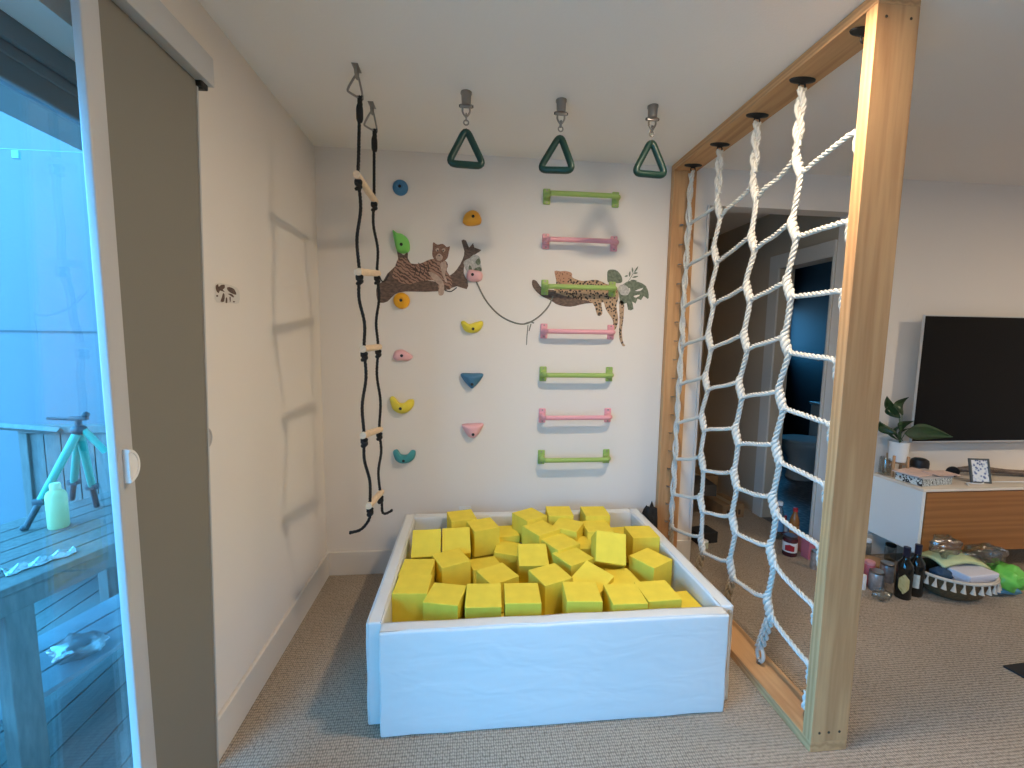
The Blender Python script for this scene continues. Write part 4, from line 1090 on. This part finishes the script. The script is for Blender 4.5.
# dark mat
q0 = PF(1003, 667); q1 = PF(1024, 664); q2 = PF(1024, 678.5)
e1 = (q1 - q0).normalized(); e2 = (q2 - q0).normalized()
b = B(); poly(b, [q0, q0 + e2 * .45, q0 + e2 * .45 + e1 * .7, q0 + e1 * .7], (0, 0, 1), .008); t = finish('floor_mat', b, mat('mat_border', (.010, .012, .015), .6)); tag(t, 'dark rectangular mat with a blue-grey middle at the right of the carpet', 'mat')
b = B(); i_ = .04; o_ = q0 + e1 * i_ + e2 * i_; poly(b, [o_, o_ + e2 * .37, o_ + e2 * .37 + e1 * .62, o_ + e1 * .62], (0, 0, 1), .0095); finish('mat_centre', b, mat('mat_blue', (.05, .08, .12), .7, var=.4, vscale=30), t)
# small dark bag between pit and post
p = PF(655, 560)
film((1.935, -.10, 0), .06, (.8, .9, 3.0), 31, BLACKROPE, 'dark_bag', 'small black bag squeezed behind the pit by the pine post', 'bag')

# ------------------------------------------------------------------ hall clutter seen through the net
CARD = mat('cardboard', (.32, .19, .09), .8, var=.15, vscale=20)
def carton(px, py, w, d, h, rz, lab, z=0, m=CARD, name='cardboard_box', off=0, tape=True):
    p = PF(px, py, z); M = Matrix.Translation((p.x, p.y + off, z)) @ Matrix.Rotation(rz, 4, 'Z')
    t = thing(name, lab, 'box', (p.x, p.y + off, z)); b = B(); box(b, (0, 0, 0), (w, d, h), .003, M=M); finish('box_body', b, m, t)
    if tape:
        b = B(); box(b, (w / 2 - .025, -.0008, h * .55), (w / 2 + .025, d + .0008, h + .0008), M=M); finish('tape', b, mat('brown_tape', (.40, .27, .13), .3), t)
        b = B()
        for k in range(4): box(b, (.04 + k * .035, -.0015, h * .25), (.06 + k * .035, 0, h * .25 + .04), M=M)
        finish('printed_marks', b, mat('box_print', (.10, .06, .03), .7), t)
    return t
cb = carton(722, 519, .20, .26, .11, .1, 'small cardboard box standing in front in the dark hall')
carton(698, 512, .36, .30, .20, .05, 'larger cardboard box behind the small one in the hall', off=.30)
carton(700, 512, .30, .26, .09, -.1, 'flat dark box on top of the larger cardboard box', z=.20, m=mat('dark_card', (.05, .045, .04), .7), tape=False, off=.05 + .27)
carton(698, 545, .16, .12, .08, .15, 'black tool case on the hall floor by the opening', m=mat('case_black', (.015, .015, .016), .5), tape=False, name='tool_case')
RED = mat('red_label', (.42, .02, .03), .4); BLUEL = mat('blue_label', (.10, .28, .50), .4)
def pbottle(px, py, r, h, body, capm, labm, lab, name='plastic_bottle', bn=.45):
    p = PF(px, py); p.y += r; t = thing(name, lab, 'bottle', (p.x, p.y, 0))
    b = B(); lathe(b, [(0, 0), (r * .9, 0), (r, .006), (r, h * .62), (r * .8, h * .74), (r * bn, h * .84), (r * bn, h * .92), (0, h * .92)], (p.x, p.y, 0), 20); finish('bottle_body', b, body, t, True)
    b = B(); lathe(b, [(r * bn * 1.15, h * .90), (r * bn * 1.15, h * .995), (r * bn, h), (0, h)], (p.x, p.y, 0), 16); finish('cap', b, capm, t, True)
    b = B(); lathe(b, [(r * 1.01, h * .22), (r * 1.01, h * .52)], (p.x, p.y, 0), 20); finish('label', b, labm, t, True)
pbottle(781, 540, .034, .275, CLEAR, PLASTICW, BLUEL, 'clear plastic bottle with a blue label and white cap in the hall opening')
pbottle(796, 545, .030, .26, mat('amber_sauce', (.35, .13, .03), .25), mat('red_cap', (.5, .02, .02), .4), mat('orange_label', (.5, .20, .05), .4), 'sauce bottle with a red cap behind the red-labelled jar', 'sauce_bottle')
t = can(793, 557, .043, .13, mat('dark_jar', (.08, .02, .025), .25), 'big dark jar with a red and white label on the hall threshold', 'labelled_jar', 'jar', mat('red_cap2', (.05, .03, .03), .4))
jp = t.location.copy()
b = B(); lathe(b, [(.0437, .03), (.0437, .095)], (jp.x, jp.y, 0), 24); lb = finish('label', b, PLASTICW, t, True)
a0 = math.atan2(CAM.y - jp.y, CAM.x - jp.x); b = B(); grid_sheet(b, lambda u, v: Vector((jp.x + math.cos(a0 + (u - .5) * 1.3) * .0442, jp.y + math.sin(a0 + (u - .5) * 1.3) * .0442, .04 + v * .045 * (1 - .5 * abs(u - .5)))), 12, 4); finish('label_patch', b, RED, lb, True)
PKB = mat('pink_carton', (.52, .17, .14), .5)
carton(802, 553, .05, .06, .11, .2, 'narrow salmon pink carton right of the dark jar', m=PKB, tape=False, name='pink_carton')
carton(808, 560, .05, .06, .12, .1, 'rose pink carton next to the salmon one', m=mat('rose_carton', (.50, .14, .18), .5), tape=False, name='pink_carton')
can(816, 570, .022, .115, TIN, 'slim silver drink can at the end of the row by the post', 'drink_can', 'can', STEEL)
pbottle(786, 536, .022, .15, mat('red_bottle', (.35, .03, .04), .4), RED, PLASTICW, 'small red bottle between the clear bottle and the jar', 'small_bottle')
can(706, 549, .022, .05, mat('pale_green_tub', (.5, .55, .42), .5), 'little pale tub on the hall floor by the pit', 'small_tub', 'tub', PLASTICW)

# toilet
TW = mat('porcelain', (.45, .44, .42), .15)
tc_ = PF(803, 441, .40)
t = thing('toilet', 'white toilet in the dark bathroom seen through the net', 'toilet', (tc_.x, tc_.y, 0))
b = B(); lathe(b, [(.11, 0), (.12, .02), (.10, .14), (.12, .24), (.17, .33), (.19, .38), (.19, .40), (.15, .40), (.12, .33), (0, .28)], (tc_.x, tc_.y, 0), 32, sx=1.25); finish('bowl', b, TW, t, True)
b = B(); lathe(b, [(.195, .402), (.198, .412), (.19, .43), (0, .436)], (tc_.x, tc_.y, 0), 32, sx=1.25); finish('seat_lid', b, TW, t, True)
b = B(); box(b, (tc_.x + .22, tc_.y - .20, .40), (tc_.x + .40, tc_.y + .20, .76), .02, 3); box(b, (tc_.x + .215, tc_.y - .21, .762), (tc_.x + .405, tc_.y + .21, .79), .008, 3); box(b, (tc_.x + .10, tc_.y - .11, .0), (tc_.x + .36, tc_.y + .11, .40), .02, 3); finish('tank', b, TW, t, True)

# ------------------------------------------------------------------ balcony outside the door
OUTW = mat('balcony_wall_paint', (.12, .105, .115), .8, bump=.1, bscale=40)
b = B(); box(b, (-4.2, .75, -.1), (-.20, .85, 4.2)); struct('wall_balcony_end', b, OUTW)
b = B(); box(b, (-4.2, .746, 1.42), (-.20, .75, 1.432)); struct('trim_5', b, mat('joint_grey', (.03, .03, .035), .6))
b = B(); box(b, (-1.3, -4.6, 2.42), (-.20, .75, 2.5)); struct('ceiling_balcony', b, mat('balcony_ceiling', (.14, .17, .17), .8))
DECK = mat('deck_boards', (.09, .082, .078), .75, var=.25, vscale=14, stretch=(6, 1, 1))
b = B()
for k in range(30): box(b, (-.21 - (k + 1) * .136, -4.6, -.10), (-.21 - k * .136 - .006, .75, -.07), .002)
struct('floor_balcony', b, DECK)
TWD = mat('weathered_table_wood', (.115, .085, .075), .7, var=.3, vscale=10, stretch=(5, 5, 1))
TZ = .62
P0 = PF(0, 592, TZ); P1 = PF(111, 545, TZ); e = (P0 - P1).normalized(); nrm = Vector((e.y, -e.x, 0))
if nrm.x > 0: nrm = -nrm
Mt = Matrix(((e.x, nrm.x, 0, P1.x), (e.y, nrm.y, 0, P1.y), (0, 0, 1, 0), (0, 0, 0, 1)))
t = thing('balcony_table', 'weathered plank table on the balcony outside the glass door', 'table', (P1.x, P1.y, -.07))
b = B()
for k in range(6): box(b, (-.52, .004 + k * .105, TZ - .025), (.95, .004 + k * .105 + .099, TZ), .003, M=Mt)
finish('table_top', b, TWD, t)
b = B(); box(b, (-.48, .02, TZ - .095), (.92, .045, TZ - .025), .002, M=Mt); box(b, (-.48, .56, TZ - .095), (.92, .585, TZ - .025), .002, M=Mt); finish('apron', b, TWD, t)
lq = (PF(32, 613, TZ - .07) - P1).dot(e)
for lx_, ly_ in ((lq - .075, .03), (.86, .03), (-.42, .03), (-.42, .52), (.86, .52)):
    b = B(); box(b, (lx_, ly_, -.07), (lx_ + .075, ly_ + .06, TZ - .025), .003, M=Mt); finish('leg', b, TWD, t)
b = B()
for k in range(3): box(b, (-.48, .10 + k * .13, .13), (.92, .10 + k * .13 + .12, .15), .002, M=Mt)
finish('lower_shelf', b, mat('blue_grey_board', (.15, .17, .19), .6, var=.2, vscale=8), t)
c = PF(80, 655, .155); film((c.x, c.y, .151), .07, (1.2, 1, .5), 41, BAGPL, 'plastic_bag', 'clear crumpled bag on the lower shelf of the balcony table')
A = PF(3, 576, TZ); E1 = PF(74, 552, TZ); d = (E1 - A)
b = B(); grid_sheet(b, lambda u, v: A + d * u + Vector((d.y, -d.x, 0)).normalized() * ((v - .5) * (.045 + .012 * math.sin(u * 17))) + Vector((0, 0, .006 + .022 * math.sin(PI * v) * (.7 + .3 * math.sin(u * 23 + v * 5)))), 40, 10)
r = bmesh.ops.extrude_face_region(b, geom=b.faces[:]); bmesh.ops.translate(b, verts=[v for v in r['geom'] if isinstance(v, bmesh.types.BMVert)], vec=(0, 0, -.005))
tag(finish('foil_packet', b, mat('silver_blue_film', (.35, .36, .36), .18, metal=.6, bump=.8, bscale=60), smooth='all'), 'long shiny crumpled film packet on the balcony table', 'packet')
# bottle
c = PF(59, 527, TZ); sc_ = .031
t = thing('water_bottle', 'pale lime water bottle standing on the balcony table', 'bottle', (c.x, c.y, TZ))
hb = (PB(59, 483, c.y).z - TZ)
b = B(); lathe(b, [(0, TZ), (.030, TZ), (.033, TZ + .006), (.033, TZ + hb * .72), (.028, TZ + hb * .80), (.016, TZ + hb * .86)], (c.x, c.y, 0), 28); finish('bottle_body', b, mat('lime_bottle', (.42, .40, .19), .4), t, True)
b = B(); lathe(b, [(.0175, TZ + hb * .85), (.0175, TZ + hb * .97), (.015, TZ + hb), (0, TZ + hb)], (c.x, c.y, 0), 20); finish('cap', b, mat('lime_cap', (.48, .44, .24), .4), t, True)
# tripod
f1 = PF(24, 531, TZ); f3 = PF(97, 507, TZ); ap = PB(79, 430, (f1.y + f3.y) / 2); f2 = PF(72, 500, TZ)
t = thing('tripod', 'teal green tripod with dark feet standing on the balcony table', 'tripod', (ap.x, ap.y, TZ))
TEAL = mat('teal_tube', (.02, .24, .18), .35); DKB = mat('dark_blue_plastic', (.02, .022, .03), .5)
for F_ in (f1, f2, f3):
    k = ap + (F_ - ap) * .72; b = B(); tube(b, [ap, k], [.016, .0135], 12); lg = finish('leg', b, TEAL, t, True)
    b = B(); tube(b, [k - (F_ - ap) * .03, ap + (F_ - ap) * .985], .011, 10); box(b, (-.02, -.014, -.012), (.02, .014, .012), .003, M=Matrix.Translation(k)); sph(b, F_ + Vector((0, 0, .012)), .012); finish('lower_leg', b, DKB, lg, True)
b = B(); sph(b, ap, .028, (1, 1, .8)); cyl(b, ap, ap + Vector((0, 0, .055)), .012); box(b, (-.035, -.012, -.008), (.035, .012, .008), .003, M=Matrix.Translation(ap + Vector((0, 0, .05)))); tube(b, [ap + Vector((0, 0, .045)), ap + Vector((-.10, -.02, .055))], .006, 8); sph(b, ap + Vector((.03, 0, .065)), .014); finish('head', b, DKB, t, True)
b = B(); E2 = PB(106, 452, ap.y + .02); tube(b, [ap + Vector((.02, 0, .0)), E2], .013, 12); finish('folded_arm', b, TEAL, t, True)
# slatted bench back behind the table
yb_ = .22
t = thing('wooden_bench', 'weathered wooden bench back with upright planks behind the balcony table', 'bench', (PB(60, 520, yb_).x, yb_, -.07))
BW = mat('bench_wood', (.13, .10, .09), .7, var=.25, vscale=12, stretch=(5, 5, 1))
TLx = PB(24, 425, yb_); TRx = PB(140, 420, yb_); zt_ = TLx.z
b = B(); wlen = TRx.x - TLx.x; n_ = 7
for k in range(n_): box(b, (TLx.x + .01 + k * wlen / n_, yb_, .05), (TLx.x + .01 + (k + 1) * wlen / n_ - .006, yb_ + .02, zt_ - .03), .002)
finish('back_planks', b, BW, t)
b = B(); box(b, (TLx.x - .01, yb_ - .03, zt_ - .045), (TRx.x, yb_ + .03, zt_), .004); finish('top_rail', b, BW, t)
for x in (TLx.x - .02, TRx.x - .04):
    b = B(); box(b, (x, yb_ - .02, -.07), (x + .045, yb_ + .03, zt_ - .02), .004); finish('leg', b, BW, t)
b = B(); a1 = PB(-30, 424, yb_ - .05); a2 = PB(60, 431, yb_ - .05); tube(b, [a1, a2], .02, 4); box(b, (a1.x, yb_ - .06, a1.z - .5), (a1.x + .04, yb_ - .02, a1.z)); finish('arm_rail', b, BW, t)
b = B(); box(b, (TLx.x, yb_ - .32, .28), (TRx.x, yb_ - .01, .30), .003); box(b, (TLx.x, yb_ - .32, -.07), (TLx.x + .04, yb_ - .28, .28)); box(b, (TRx.x - .04, yb_ - .32, -.07), (TRx.x, yb_ - .28, .28)); finish('seat', b, BW, t)
# cord with a clip under the balcony ceiling
b = B(); tube(b, smoothpath([PB(-20, 148, .6), PB(30, 150, .6), PB(90, 153, .6)], 4), .003, 6); cc = PB(16, 154, .6); box(b, (cc.x - .02, .59, cc.z - .03), (cc.x + .02, .61, cc.z + .02), .004)
tag(finish('clothes_line', b, mat('line_grey', (.15, .22, .26), .6)), 'thin cord with a clip stretched high across the balcony', 'cord')
# ------------------------------------------------------------------ world and view
w = bpy.data.worlds.new('world'); SC.world = w; w.use_nodes = True
nt = w.node_tree; bg = nt.nodes['Background']
tc = nt.nodes.new('ShaderNodeTexCoord'); sp = nt.nodes.new('ShaderNodeSeparateXYZ'); rp = nt.nodes.new('ShaderNodeValToRGB')
rp.color_ramp.elements[0].position = 0.0; rp.color_ramp.elements[0].color = (.10, .20, .30, 1)
rp.color_ramp.elements[1].position = .25; rp.color_ramp.elements[1].color = (.075, .48, .93, 1)
nt.links.new(tc.outputs['Generated'], sp.inputs[0]); nt.links.new(sp.outputs['Z'], rp.inputs[0]); nt.links.new(rp.outputs[0], bg.inputs['Color'])
bg.inputs['Strength'].default_value = 7.5
def portal(loc, rot, sx, sy):
    l = bpy.data.lights.new('daylight_portal', 'AREA'); l.shape = 'RECTANGLE'; l.size = sx; l.size_y = sy; l.cycles.is_portal = True
    o = bpy.data.objects.new('daylight_portal', l); COL.objects.link(o); o.location = loc; o.rotation_euler = rot
portal((-.21, (DY0 + DY1) / 2, 1.03), (0, -PI / 2, 0), 2.04, DY1 - DY0)
portal((4.95, 3.21, 1.6), (-PI / 2, 0, 0), .7, .7)
vs = SC.view_settings
vs.view_transform = 'Standard'; vs.look = 'None'; vs.gamma = 1; vs.exposure = 1.55; vs.use_curve_mapping = False
